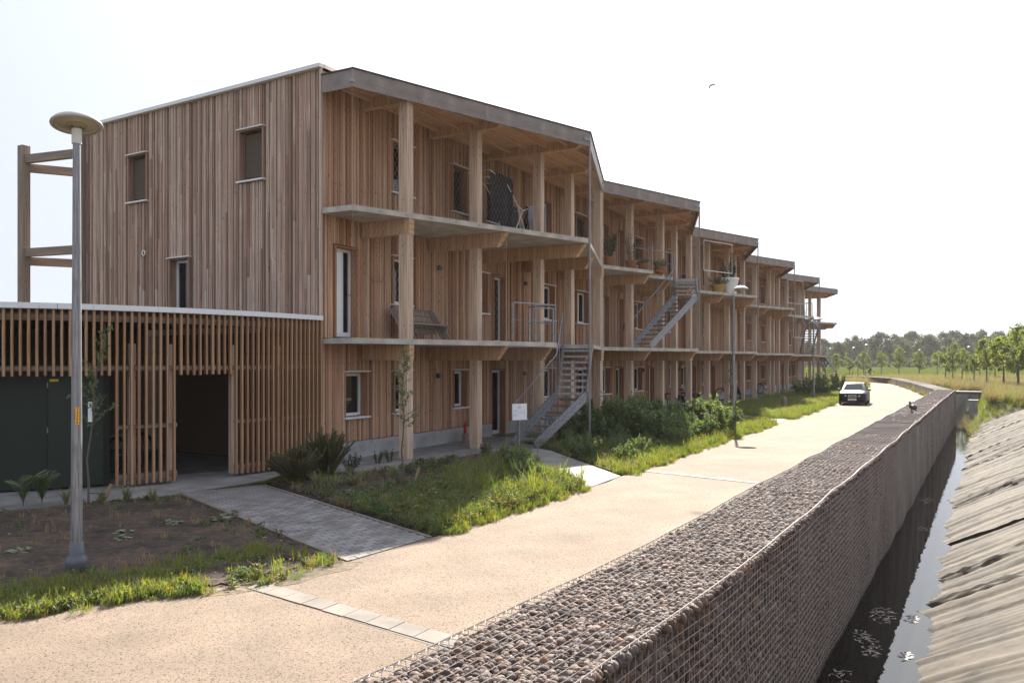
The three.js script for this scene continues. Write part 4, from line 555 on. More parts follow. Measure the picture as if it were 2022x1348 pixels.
{
  const kinds = [leafyShrub(1, .55, .95, 620, .13, .075, LEAF.shrub), leafyShrub(2, .5, .8, 560, .12, .08, LEAF.shrub), leafyShrub(3, .6, 1.1, 700, .14, .07, LEAF.shrub), leafyShrub(4, .45, .7, 520, .11, .075, LEAF.shrub)];
  let n = 0; const spots = []; for (let x = 3.6; x < 14.5; x += .85) for (let z = 2.6; z < 6.2; z += .85) { const X = x + .5 * (rp() - .5), Z = z + .5 * (rp() - .5); if (!inPoly(X - .15, Z, BED3) || !inPoly(X, Z + .5, BED3)) continue; if (X > 10.5 && rp() < .35) continue; spots.push([X, Z]); }
  for (const [X, Z] of spots) { const f = X > 9.6; plant('leafy_shrub', f ? 'sunlit leafy shrub at the far end of the overgrown bed by the second lamp' : 'leafy green shrub massed in the overgrown bed before the steel stairs', 'shrub', X, Z, kinds[n++ % 4], (X < 7.6 ? .42 + .2 * rp() : X < 8.6 ? .7 + .25 * rp() : .95 + .35 * rp()), f ? 'shrubs at the far end of the bed' : 'shrubs massed before the stairs'); }
  const sp = [[.2, 4.9], [-.2, 5.4], [.9, 4.5]]; sp.forEach(([X, Z], i) => plant('leafy_shrub', ['bright leafy plant where the middle bed meets the pale path', 'leafy plant at the tip of the middle bed beside the road', 'leafy plant on the path edge of the middle bed'][i], 'shrub', X, Z, kinds[i], .62));
  const fs = [[42, 4.0], [45, 4.6], [48, 4.0], [51, 4.6], [56, 4.4]]; fs.forEach(([X, Z], i) => plant('leafy_shrub', `${ORD[i]} dark bush in the row behind the parked car, counted from the lamp`, 'shrub', X, Z, kinds[i % 4], 1.5, 'bushes behind the car'));
}
{ // two mounded evergreen shrubs with combs of narrow leaflets, at the shed corner
  const comb = (seed, R, H) => { const r = rngOf(seed), g = new GB(true), st = new GB(true); st.col = [1, .8, .6]; for (let i = 0; i < 84; i++) { const a = r() * 6.283, out = Math.sqrt(r()), top = V(Math.cos(a) * R * out, H * (.55 + .45 * r()) * (1 - .3 * out * out), Math.sin(a) * R * out), b = V(Math.cos(a) * .08, 0, Math.sin(a) * .08), mid = b.clone().lerp(top, .55).add(V(0, H * .12, 0)), c = new THREE.QuadraticBezierCurve3(b, mid, top); st.tube(c.getPoints(5), .006, 3); for (let k = 0; k < 30; k++) { const t = .3 + .7 * k / 30, p = c.getPoint(t), d = c.getTangent(t), s = new THREE.Vector3().crossVectors(d, V(0, 1, 0)).normalize(); for (const q of [-1, 1]) { tint(g, r, .4, .2); leafQuad(g, p, s.clone().multiplyScalar(q).addScaledVector(d, .5).add(V(0, .25 * (r() - .5), 0)).normalize(), V(0, 1, 0), .10 * (1.1 - .5 * t), .024); } } } return [g.geom(), st.geom(), LEAF.olive]; };
  let p = at(585, 958); plant('evergreen_shrub', 'dark feathery evergreen shrub, the lower left one at the shed corner', 'shrub', p[0], p[1], comb(61, .48, .62), 1.2);
  p = at(645, 945); plant('evergreen_shrub', 'dark feathery evergreen shrub, the taller one before the concrete plinth', 'shrub', p[0], p[1], comb(62, .5, .86), 1.2);
  const small = leafyShrub(9, .17, .34, 90, .06, .03, LEAF.dark); [[700, 925], [745, 918], [770, 915], [690, 935], [960, 905], [985, 912]].forEach(([x, y], i) => { const q = at(x, y); plant('young_shrub', ['small dark shrub just right of the evergreens', 'small dark shrub with bronze leaves before the plinth', 'small dark shrub beside the first timber column', 'lowest small shrub at the foot of the evergreens', 'small shrub at the rear edge of the middle bed', 'small shrub near the pale path junction'][i], 'shrub', q[0], q[1], small, .9 + .3 * rp(), 'small shrubs before the plinth'); });
  const strap = seed => { const r = rngOf(seed), g = new GB(true), st = new GB(true); st.col = [.5, .6, .3]; st.tube([V(0, 0, 0), V(0, .06, 0)], .012, 4); for (let i = 0; i < 34; i++) { tint(g, r, .4, .2); blade(g, .03 * (r() - .5), .03 * (r() - .5), .16 + .14 * r(), .02, .12 + .12 * r(), r() * 6.283); } return [g.geom(), st.geom(), LEAF.straw]; };
  const s1 = strap(5); [[628, 968], [660, 972], [700, 965], [720, 955], [775, 950], [1195, 1000]].slice(0, 5).forEach(([x, y], i) => { const q = at(x, y); plant('strap_leaf_plant', `${ORD[i]} arching strap-leaved plant in the middle bed, counted from the left`, 'plant', q[0], q[1], s1, 1 + .3 * rp(), 'strap-leaved plants'); });
  [[130, 990], [250, 985], [200, 992], [300, 988]].forEach(([x, y], i) => { const q = at(x, y + 8); plant('strap_leaf_plant', `${ORD[i]} pale striped clump along the shed pavement, counted across the bed edge`, 'plant', q[0], q[1], s1, 1.05, 'striped clumps by the shed'); });
  // ferns beside the shed
  const fern = seed => { const r = rngOf(seed), g = new GB(true), st = new GB(true); st.col = [.6, .8, .4]; for (let i = 0; i < 9; i++) { const a = r() * 6.283, L = .38 + .2 * r(), b = V(0, 0, 0), top = V(Math.cos(a) * L * .6, L, Math.sin(a) * L * .6), c = new THREE.QuadraticBezierCurve3(b, V(0, L * .8, 0), top); st.tube(c.getPoints(5), .004, 3); for (let k = 2; k < 20; k++) { const t = k / 20, p = c.getPoint(t), d = c.getTangent(t), s = new THREE.Vector3().crossVectors(d, V(0, 1, 0)); if (s.lengthSq() < .01) s.set(1, 0, 0); s.normalize(); for (const q of [-1, 1]) { tint(g, r, .4, .1); leafQuad(g, p, s.clone().multiplyScalar(q).addScaledVector(d, .35).normalize(), V(0, 1, 0), .13 * Math.sin(Math.PI * (1 - t * .85)), .026); } } } return [g.geom(), st.geom(), LEAF.shrub]; };
  const f1 = fern(3); [[45, 1003], [82, 998]].forEach(([x, y], i) => { const q = at(x, y); plant('fern', ['leftmost fern standing before the dark green door', 'second fern before the dark green door'][i], 'fern', q[0], q[1], f1, 1.05); });
  // broad weeds with round leaves on the near bed
  const broad = seed => { const r = rngOf(seed), g = new GB(true), st = new GB(true); st.col = [.6, .8, .4]; for (let i = 0; i < 11; i++) { tint(g, r, .3); const a = r() * 6.283, d = .05 + .16 * r(), c = V(Math.cos(a) * d, .05 + .09 * r(), Math.sin(a) * d); st.tube([V(0, 0, 0), c], .004, 3); const R = .05 + .035 * r(), n = V(.3 * (r() - .5), 1, .3 * (r() - .5)).normalize(), e1 = new THREE.Vector3().crossVectors(n, V(1, 0, 0)).normalize(), e2 = new THREE.Vector3().crossVectors(n, e1); for (let k = 0; k < 8; k++) { const q = t => c.clone().addScaledVector(e1, Math.cos(t) * R).addScaledVector(e2, Math.sin(t) * R).addScaledVector(n, .012 * Math.sin(t * 3)); g.tri(c, q(k * .785), q((k + 1) * .785)); } } return [g.geom(), st.geom(), LEAF.shrub]; };
  const b1 = broad(4), where = ['beside the lamp pole in the near bed', 'in the centre of the near bed', 'right of the centre of the near bed', 'close to the brick path in the near bed', 'at the left edge of the near bed', 'on the shaded side of the middle bed', 'in the shade below the evergreens']; [[250, 1062], [235, 1075], [335, 1045], [430, 1035], [50, 1100], [690, 985], [745, 985]].forEach(([x, y], i) => { const q = at(x, y); plant('broadleaf_weed', `round-leaved weed ${where[i]}`, 'weed', q[0], q[1], b1, .6 + .35 * rp(), 'round-leaved weeds'); });
}
function sapling(label, x, z, H, lean, seed, n, stake) {
  const r = rngOf(seed), o = thing('young_tree', label, 'tree', [x, .03, z]), t = new GB(), g = new GB(true), pts = []; for (let i = 0; i <= 8; i++) pts.push(V(lean * (i / 8) ** 2 + .02 * Math.sin(i * 2.1), H * i / 8, .02 * Math.cos(i * 1.7))); t.tube(pts, .019, 6, .005);
  const c = new THREE.CatmullRomCurve3(pts); for (let i = 0; i < n; i++) { const k = .42 + .56 * i / n, b = c.getPoint(k), a = r() * 6.283, L = (.22 + .38 * r()) * (1.25 - k), e = b.clone().add(V(Math.cos(a) * L, L * (.5 + .5 * r()), Math.sin(a) * L)); t.tube([b, e], .005, 4, .002); for (let q = 0; q < 15; q++) { tint(g, r, .5, .2); leafQuad(g, b.clone().lerp(e, .15 + .9 * r()).add(V(.04 * (r() - .5), .04 * (r() - .5), .04 * (r() - .5))), rdir(r), V(0, 1, 0), .05 + .025 * r(), .03); } }
  mesh('trunk', t, M.bark, o); mesh('crown', g, LEAF.shrub, o);
  if (stake) { const s = thing('tree_stake', stake, 'stake', [x, .03, z]); mesh('post', new GB().tube([V(.18, .0, .12), V(.30, .32, .16)], .026, 8), M.stake, s); mesh('tie', new GB().tube([V(.24, .16, .14), V(0, .2, 0)], .006, 4), M.rubber, s); }
}
{ let p = at(172, 1002); sapling('thin sapling behind the nearest street lamp, before the dark green door', p[0], p[1], 2.9, .32, 71, 30, 'short slanting stake at the thin sapling by the shed'); const tg = tag(mesh('tree_label', new GB().box(-.035, .035, -.16, .16, -.003, .003), M.white), 'white paper label strip hanging on the thin sapling by the shed', 'label'); tg.position.set(p[0] + .03, 1.52, p[1] + .02); tg.rotation.y = -1.2;
  p = at(795, 962); sapling('slender sapling before the first timber column in the middle bed', p[0], p[1], 2.55, .03, 72, 34, 'slanting wooden stake at the sapling of the middle bed'); }
{ const p = at(1500, 800); sapling('small dark sapling beyond the second lamp, before the gallery', 27.5, 2.6, 2.0, .02, 75, 26); }

// crowns of the far trees and of the young avenue
function treeGeo(seed, H, crownLow, R, leaves, size, shape, clumps) {
  const r = rngOf(seed), g = new GB(true), t = new GB(); t.tube([V(0, 0, 0), V(.01 * H, H * .35, 0), V(0, H * .75, .01 * H)], H * .018, 7, H * .006);
  const cs = []; for (let i = 0; i < clumps; i++) { const y = r(), a = r() * 6.283, prof = shape === 'cone' ? .35 + .9 * Math.sin(Math.PI * Math.min(1, .18 + .82 * (1 - y))) * (1 - .55 * y) : Math.sqrt(Math.max(.05, 1 - (2 * y - .85) ** 2 * .8)), d = R * prof * Math.sqrt(.25 + .75 * r()); const c = V(Math.cos(a) * d, lerp(crownLow, H, y), Math.sin(a) * d); cs.push([c, R * (shape === 'cone' ? .22 : .27) * (.7 + .6 * r())]); t.tube([V(0, lerp(crownLow, H * .7, y * .8), 0), c], H * .004, 3, H * .0015); }
  for (let i = 0; i < leaves; i++) { const [c, cr] = cs[i % cs.length], p = c.clone().addScaledVector(rdir(r, .12), cr * Math.cbrt(r())); tint(g, r, .55, .2); leafQuad(g, p, rdir(r), V(.2, 1, .1), size * (.7 + .6 * r()), size * (.5 + .3 * r())); }
  return [t.geom(), g.geom()];
}
function tree(name, label, p, geo, mat, s, group) { const o = thing(name, label, 'tree', [p[0], 0, p[1]], rp() * 6.28, group); o.scale.set(s * (.9 + .35 * rp()), s, s * (.9 + .35 * rp())); o.rotation.z = .06 * (rp() - .5); mesh('trunk', geo[0], M.bark, o); mesh('crown', geo[1], mat, o); return o; }
{
  const big = [treeGeo(201, 12.5, 3.6, 4.6, 4200, .75, 'round', 60), treeGeo(202, 12.5, 3.2, 5.0, 4200, .75, 'round', 64), treeGeo(203, 12.5, 3.8, 4.2, 3800, .72, 'round', 54)];
  const xs = [1560, 1590, 1626, 1655, 1684, 1712, 1742, 1772, 1800, 1828, 1856, 1884, 1912, 1942, 1972, 2002, 2034, 2066], tops = [684, 680, 676, 681, 670, 676, 664, 668, 663, 668, 664, 662, 666, 660, 663, 658, 660, 660];
  xs.forEach((x, i) => { const D = 285 + 22 * ((i * 7) % 3), H = 2.32 + (713.7 - tops[i]) * D / 1610.5; tree('field_tree', `${ORD[Math.min(i, 19)]} full-grown tree of the far row across the pasture, counted from the left`, atDepth(x, D), big[i % 3], LEAF.far, H / 12.5 * 1.05, 'far row of full-grown trees'); });
  // lower darker trees and hedge behind, closing the row
  const hg = new GB(true), r = rngOf(88); for (let i = 0; i < 15000; i++) { const x = 1500 + 620 * r(), D = 340 + 25 * r(), q = atDepth(x, D), h = 10 * Math.pow(r(), .8) * (.6 + .5 * fbm(x * .03, 1, 5, 3)); tint(hg, r, .5); leafQuad(hg, V(q[0], h, q[1]), rdir(r), V(0, 1, 0), 1.3, 1.0); } const w = mesh('far_wood', hg, LEAF.dark); w.userData = { label: 'low dark wood closing the view behind the far row of trees', category: 'wood', kind: 'stuff' };
  const yg = [treeGeo(211, 5, 1.75, 1.05, 1250, .24, 'cone', 40), treeGeo(212, 5, 1.6, 1.2, 1400, .25, 'round', 40), treeGeo(213, 5, 1.9, .85, 1000, .23, 'cone', 34), treeGeo(214, 5, 1.5, 1.0, 800, .26, 'cone', 22), treeGeo(215, 5, 2.0, 1.15, 1100, .23, 'round', 28)];
  // [pixel x, top y, base y]
  const av = [[1652, 700, 745], [1678, 697, 742], [1706, 696, 743], [1741, 696, 741], [1776, 688, 742], [1816, 694, 744], [1852, 694, 741], [1868, 684, 752], [1882, 680, 756], [1900, 690, 760], [1924, 688, 762], [1949, 672, 764], [1936, 692, 748], [1956, 692, 746], [1983, 668, 770], [2012, 646, 772], [2034, 650, 775], [1966, 676, 752], [2009, 690, 752]];
  av.forEach(([x, t, b], i) => { const D = 2.32 * 1610.5 / (b - 713.7), H = 2.32 + (713.7 - t) * D / 1610.5; tree('avenue_tree', `${ORD[i]} young tree of the sunlit avenue, counted from the building to the right`, atDepth(x, D), yg[i === 4 || i === 15 ? 1 : (i * 3 + (i >> 2)) % 5], LEAF.young, H / 5, 'young avenue trees'); });
}
{ // meadow of dry grasses right of the road and round the far end
  const pts = [], put = (x0, x1, D0, D1, n, s, dry) => { for (let i = 0; i < n; i++) { const D = 1 / lerp(1 / D0, 1 / D1, rp()), q = atDepth(lerp(x0, x1, rp()), D); pts.push([...q, s * (.7 + .7 * rp()), dry]); } };
  put(1500, 1740, 88, 120, 1500, .8, .5); put(1740, 1900, 76, 120, 2200, .9, .55); put(1880, 2120, 56, 118, 5200, .95, .5); put(1930, 2120, 40, 60, 3000, .9, .3); put(1610, 1735, 80, 96, 700, 1.1, .5); put(1890, 1935, 54, 66, 350, .7, .3);
  const ok = pts.filter(([x, z]) => !(z > pw(WALL_L, x) - .4 && z < pw(EDGE, x) + CR(x) - .3 && x < 64) && !(x < 92 && z > pw(ROAD_L, x) - .3 && z < ROAD_R(x) + 1.4));
  const mk = l => l.map(([x, z, s]) => ({ x, z, y: 0, a: rp() * 6.283, s, c: gcol(1) }));
  scatter('dry_grass', 'dry straw-coloured meadow grass round the avenue trees', 'dry grass', grassC, LEAF.dry, mk(ok.filter(() => rp() < .36)));
  scatter('meadow_grass', 'green rough grass of the meadow at the end of the road', 'grass', grassC, LEAF.straw, mk(ok.filter(() => rp() < .66)));
  const bank = []; for (let i = 0; i < 1700; i++) { const x = lerp(39.3, 66, rp()), d = lerp(.1, CR(x) + 1.5, rp()); if (x < 48.2 && x > 43 && d < .8) continue; bank.push({ x, z: pw(EDGE, x) + d, y: bankY(d, CR(x)), a: rp() * 6.283, s: .45 + .5 * rp(), c: gcol(.9) }); }
  scatter('bank_grass', 'rank green grass on the earth bank beyond the geotextile', 'grass', grassC, LEAF.grass, bank);
  const foot = []; for (let i = 0; i < 260; i++) { const x = lerp(44, 90, rp()), z = ROAD_R(x) - .25 * rp(); if (fbm(x * .4, 3, 5, 2) > .5) foot.push({ x, z, y: .02, a: rp() * 6.28, s: .35 + .4 * rp(), c: gcol(1) }); }
  scatter('wall_weeds', 'weeds growing along the foot of the far gabion wall', 'weeds', grassC, LEAF.straw, foot);
  const rushes = []; for (let i = 0; i < 46; i++) { const x = lerp(34, 41, rp()); rushes.push({ x, z: pw(EDGE, x) + lerp(-.1, .35, rp()), y: WATER, a: rp() * 6.28, s: .7 + .5 * rp(), c: gcol(1) }); }
  scatter('rushes', 'rushes at the water edge by the concrete pier', 'rushes', grassC, LEAF.straw, rushes);
}
{ // floating leaves: small pondweed rosettes on the water
  const g = new GB(true), r = rngOf(6), fl = (cx, cz, n, R) => { for (let i = 0; i < n; i++) { tint(g, r, .3); const a = r() * 6.283, d = R * Math.sqrt(r()), c = V(cx + Math.cos(a) * d * 1.6, WATER + .006 + .004 * r(), cz + Math.sin(a) * d * .6), q = r() * 6.283, L = .03 + .03 * r(), e = V(Math.cos(q) * L, .002 * r(), Math.sin(q) * L), s = V(-e.z * .3, 0, e.x * .3); g.tri(c.clone().sub(e), c.clone().add(s), c.clone().add(e)); g.tri(c.clone().sub(e), c.clone().add(e), c.clone().sub(s)); } };
  for (const [x, y, n, R] of [[1800, 1222, 36, .16], [1745, 1215, 46, .30], [1720, 1280, 40, .26], [1790, 1295, 26, .12], [1830, 988, 30, .3], [1700, 1255, 24, .2], [1660, 1335, 20, .2], [1825, 1045, 12, .2]]) { const q = at(x, y, WATER); fl(q[0], q[1], n, R); }
  const o = mesh('floating_leaves', g, std(.26, .20, .17, .55, { side: THREE.DoubleSide, vertexColors: true })); o.userData = { label: 'pale floating pondweed leaves on the dark water', category: 'pondweed', kind: 'stuff' };
}
console.log('plants');

// ---------------------------------------------------------------- bodies from tapered bones, meshed as one surface
function bones(list, cell, blend = .03) { // list: [a, b, ra, rb] with a, b as [x, y, z]
  const lo = V(1e9, 1e9, 1e9), hi = V(-1e9, -1e9, -1e9); for (const [a, b, ra, rb] of list) for (const [p, r] of [[a, ra], [b, rb]]) { lo.min(V(p[0] - r, p[1] - r, p[2] - r)); hi.max(V(p[0] + r, p[1] + r, p[2] + r)); }
  const c = lo.clone().add(hi).multiplyScalar(.5), half = Math.max(hi.x - lo.x, hi.y - lo.y, hi.z - lo.z) / 2 * 1.12 + cell * 2, res = Math.min(90, Math.ceil(half * 2 / cell)), mc = new MarchingCubes(res, new THREE.MeshStandardMaterial(), false, false, 60000);
  const L = list.map(([a, b, ra, rb]) => [V(...a), V(...b), ra, rb]), p = V(0, 0, 0), ab = V(0, 0, 0), ap = V(0, 0, 0);
  for (let z = 0; z < res; z++) for (let y = 0; y < res; y++) for (let x = 0; x < res; x++) {
    p.set((x - res / 2) / (res / 2) * half + c.x, (y - res / 2) / (res / 2) * half + c.y, (z - res / 2) / (res / 2) * half + c.z); let d = 1e9;
    for (const [a, b, ra, rb] of L) { ab.subVectors(b, a); ap.subVectors(p, a); const t = Math.max(0, Math.min(1, ap.dot(ab) / (ab.lengthSq() || 1))), e = ap.addScaledVector(ab, -t).length() - lerp(ra, rb, t), h = Math.max(blend - Math.abs(d - e), 0) / blend; d = Math.min(d, e) - h * h * blend * .25; }
    mc.field[x + y * res + z * res * res] = -d;
  }
  mc.isolation = 0; mc.update(); const g = new THREE.BufferGeometry(), n = mc.count, P = mc.positionArray.slice(0, n * 3), N = mc.normalArray.slice(0, n * 3); for (let i = 0; i < n * 3; i += 3) { P[i] = P[i] * half + c.x; P[i + 1] = P[i + 1] * half + c.y; P[i + 2] = P[i + 2] * half + c.z; }
  g.setAttribute('position', new THREE.BufferAttribute(P, 3)); g.setAttribute('normal', new THREE.BufferAttribute(N, 3)); g.setAttribute('uv', new THREE.BufferAttribute(new Float32Array(n * 2), 2)); return g;
}

// ---------------------------------------------------------------- parked car (x forward in its own axes)
{
  const car = thing('parked_car', 'dark saloon car parked half on the grass with its front to the viewer', 'car', [32.4, .014, 7.85], Math.PI + .03), paint = phys(.010, .008, .013, .42, { specularIntensity: .6 }), glass = phys(.02, .024, .028, .03, { ior: 1.7 });
  car.scale.setScalar(.80);
  // hull lofted from cross sections: x, half width, sill y, shoulder y, deck y
  const S = [[0, .64, .28, .62, .70], [-.06, .76, .20, .68, .77], [-.25, .85, .17, .74, .83], [-.7, .87, .16, .80, .90], [-1.25, .875, .16, .84, .96], [-1.9, .88, .16, .83, .95], [-3.2, .88, .17, .85, .97], [-3.9, .87, .20, .86, .99], [-4.3, .80, .26, .82, .96], [-4.45, .68, .36, .70, .80]];
  const ring = ([x, w, a, b, c]) => [[0, a], [w * .9, a], [w, a + .12], [w, (a + b) / 2], [w * .985, b], [w * .93, lerp(b, c, .6)], [w * .72, c], [w * .4, c + .012], [0, c + .016]].map(q => V(x, q[1], q[0]));
  const hull = new GB(); for (const sgn of [1, -1]) { let prev = null; for (const s of S) { const r = ring(s).map(p => V(p.x, p.y, p.z * sgn)); if (prev) for (let i = 0; i < r.length - 1; i++) sgn > 0 ? hull.quad(prev[i], r[i], r[i + 1], prev[i + 1]) : hull.quad(prev[i + 1], r[i + 1], r[i], prev[i]); else for (let i = 1; i < r.length - 1; i++) sgn > 0 ? hull.tri(r[0], r[i], r[i + 1]) : hull.tri(r[0], r[i + 1], r[i]); prev = r; } for (let i = 1; i < prev.length - 1; i++) sgn > 0 ? hull.tri(prev[0], prev[i + 1], prev[i]) : hull.tri(prev[0], prev[i], prev[i + 1]); }
  const body = mesh('body', hull.geom(true), paint, car);
  // cabin: lower and upper outlines
  const A = [[-1.15, .94, .74], [-1.25, .95, .80], [-3.55, .97, .80], [-3.75, .98, .72]], R = [[-1.85, 1.40, .55], [-2.05, 1.44, .60], [-2.95, 1.44, .58], [-3.2, 1.38, .52]], cab = new GB(), q = (p, s) => V(p[0], p[1], p[2] * s);
  for (const s of [1, -1]) for (let i = 0; i < 3; i++) s > 0 ? cab.quad(q(A[i], s), q(A[i + 1], s), q(R[i + 1], s), q(R[i], s)) : cab.quad(q(A[i + 1], s), q(A[i], s), q(R[i], s), q(R[i + 1], s)); cab.quad(q(A[0], -1), q(A[0], 1), q(R[0], 1), q(R[0], -1)); cab.quad(q(A[3], 1), q(A[3], -1), q(R[3], -1), q(R[3], 1)); for (let i = 0; i < 3; i++) cab.quad(q(R[i], -1), q(R[i], 1), q(R[i + 1], 1), q(R[i + 1], -1));
  mesh('cabin', cab.geom(true), paint, car);
  const out = (p, n) => p.clone().add(n), ws = new GB(), n = V(.55, .83, 0).multiplyScalar(.008), mix = (a, b, t) => a.clone().lerp(b, t); { const a = q(A[0], -1), b = q(A[0], 1), c = q(R[0], 1), d = q(R[0], -1), m = (u, v) => out(mix(mix(a, b, u), mix(d, c, u), v), n); ws.quad(m(.06, .04), m(.94, .04), m(.93, .95), m(.07, .95)); } mesh('windscreen', ws, glass, car);
  for (const s of [1, -1]) for (const [u0, u1, nm] of [[.06, .46, 'side_window'], [.5, .92, 'side_window']]) { const g = new GB(), a = q(A[1], s), b = q(A[2], s), c = q(R[2], s), d = q(R[1], s), m = (u, v) => out(mix(mix(a, b, u), mix(d, c, u), v), V(0, .004, .01 * s)); s > 0 ? g.quad(m(u0, .08), m(u1, .08), m(u1, .92), m(u0, .92)) : g.quad(m(u1, .08), m(u0, .08), m(u0, .92), m(u1, .92)); mesh(nm, g, glass, car); }
  const grille = mesh('grille', new GB().box(-.06, .03, .50, .68, -.24, .24), M.chrome, car); mesh('grille_mesh', new GB().box(.0, .034, .515, .665, -.22, .22), M.black, grille); for (let i = 0; i < 3; i++) mesh('grille_bar', new GB().box(.01, .04, .55 + i * .04, .558 + i * .04, -.22, .22), M.chrome, grille);
  const c = document.createElement('canvas'); c.width = 128; c.height = 28; const x = c.getContext('2d'); x.fillStyle = '#e9e6de'; x.fillRect(0, 0, 128, 28); x.fillStyle = '#5a2020'; x.fillRect(34, 10, 10, 9); x.fillRect(50, 9, 8, 10); x.fillRect(64, 10, 9, 9); x.fillRect(80, 9, 8, 10); x.fillRect(94, 10, 9, 9); x.fillRect(14, 11, 9, 8); const t = new THREE.CanvasTexture(c); t.colorSpace = THREE.SRGBColorSpace;
  const plate = mesh('number_plate', new THREE.PlaneGeometry(.52, .11), new THREE.MeshStandardMaterial({ map: t, roughness: .5 }), car); plate.position.set(.045, .37, 0); plate.rotation.y = Math.PI / 2;
  for (const s of [1, -1]) { for (const [z, r, dx] of [[.42, .085, -.035], [.60, .10, -.10]]) { const h = new THREE.SphereGeometry(r, 18, 12); h.scale(.6, .82, 1); const o = mesh('headlight', h, phys(.55, .56, .58, .08, { clearcoat: 1, clearcoatRoughness: .02, metalness: .4 }), car); o.position.set(dx, .62, z * s); } const f = new THREE.SphereGeometry(.05, 12, 8); f.scale(.5, .7, 1); const o = mesh('fog_lamp', f, phys(.7, .7, .68, .1, { clearcoat: 1 }), car); o.position.set(-.035, .28, .58 * s);
    const mr = new RoundedBoxGeometry(.13, .12, .2, 3, .04), mo = mesh('mirror', mr, paint, car); mo.position.set(-1.42, .99, .96 * s);
    for (const wx of [-.78, -3.5]) { const ty = new THREE.TorusGeometry(.235, .082, 10, 26), w = mesh('wheel', ty, M.rubber, car); w.position.set(wx, .315, .80 * s); const rim = mesh('rim', new THREE.CylinderGeometry(.2, .2, .1, 20), std(.5, .5, .52, .3, { metalness: .8 }), w); rim.rotation.x = Math.PI / 2; const hub = mesh('hub', new THREE.CylinderGeometry(.05, .06, .13, 12), M.chrome, w); hub.rotation.x = Math.PI / 2; }
    mesh('door_handle', new GB().box(-2.35, -2.15, .76, .785, s > 0 ? .87 : -.895, s > 0 ? .895 : -.87), M.chrome, car); }
  for (const s of [1, -1]) mesh('wiper', new GB().bar(V(-1.14, .925, .55 * s), V(-1.3, 1.02, .05 * s), .015, .015), M.black, car);
  mesh('lower_intake', new GB().box(-.05, -.008, .215, .29, -.4, .4), M.black, car);
}

// ---------------------------------------------------------------- bicycles
function bicycle(label, x, y, z, turn, frame, pannier) {
  const o = thing('bicycle', label, 'bicycle', [x, y, z], turn, 'bicycles under the gallery'), r = .34;
  for (const wx of [-.52, .52]) { const w = mesh('wheel', new THREE.TorusGeometry(r, .018, 8, 36), M.rubber, o); w.position.set(wx, r + .018, 0); const sp = new GB(); for (let i = 0; i < 14; i++) { const a = i / 14 * 6.283; sp.tube([V(0, 0, .02 * (i % 2 ? 1 : -1)), V(Math.cos(a) * r, Math.sin(a) * r, 0)], .0018, 3); } mesh('spokes', sp, M.galv, w); mesh('mudguard', new THREE.TorusGeometry(r + .035, .014, 6, 18, Math.PI * .8), M.black, w).rotation.z = wx < 0 ? .45 : .1; }
  const f = new GB(), t = (a, b, q = .016) => f.tube([V(...a, 0), V(...b, 0)], q, 7); t([-.1, .29], [-.2, .84]); t([-.1, .29], [.38, .72]); t([-.17, .74], [.37, .79]); t([.36, .85], [.40, .66]); t([.40, .66], [.52, .36], .013); t([-.1, .29], [-.52, .36], .011); t([-.18, .76], [-.52, .36], .010); mesh('frame', f, frame, o);
  const h = new GB(); h.tube([V(.36, .85, 0), V(.345, 1.0, 0)], .014, 6); h.tube([V(.22, 1.02, -.27), V(.33, 1.03, -.2), V(.35, 1.01, 0), V(.33, 1.03, .2), V(.22, 1.02, .27)], .012, 6); mesh('handlebar', h, M.galv, o);
  const sd = new RoundedBoxGeometry(.26, .06, .15, 3, .03); sd.translate(-.22, .91, 0); mesh('saddle', sd, M.black, o); const sp = new GB().tube([V(-.2, .84, 0), V(-.21, .9, 0)], .013, 6); mesh('seat_post', sp, M.galv, o);
  mesh('rack', new GB().bar(V(-.25, .75, 0), V(-.78, .75, 0), .12, .015), M.galv, o);
  const cr = new GB(); cr.tube([V(-.1, .29, .06), V(-.02, .15, .06)], .01, 5); cr.tube([V(-.1, .29, -.06), V(-.18, .43, -.06)], .01, 5); mesh('crank', cr, M.galv, o); const ch = mesh('chainring', new THREE.CylinderGeometry(.09, .09, .006, 20), M.galv, o); ch.position.set(-.1, .29, .04); ch.rotation.x = Math.PI / 2;
  if (pannier) for (const s of [-1, 1]) { const p = new RoundedBoxGeometry(.34, .32, .13, 3, .03); p.translate(-.55, .56, .13 * s); mesh('pannier', p, pannier, o); }
  return o;
}
bicycle('dark bicycle leaning behind the column between two ground-floor bays', 23.0, .035, .9, 1.15, M.darkSteel, M.black);
bicycle('second bicycle standing beside the dark one under the gallery', 24.6, .035, .75, 1.3, M.galv, null);
bicycle('bicycle with brown panniers before the white ground-floor panel', 26.0, .035, .95, .9, M.darkSteel, std(.10, .05, .035, .8));
bicycle('bicycle half hidden behind the second lamp pole', 33.3, .035, 1.1, 1.2, M.black, M.black);
bicycle('bicycle lying in the darkness inside the slatted shed entrance', -2.6, .03, -3.0, .4, M.galv, null);
bicycle('bicycle parked deeper inside the slatted shed', -3.4, .03, -4.2, .9, M.darkSteel, M.black);
bicycle('black bicycle with a child seat near the far end of the gallery', 44.5, .035, 1.0, 1.0, M.black, M.black);

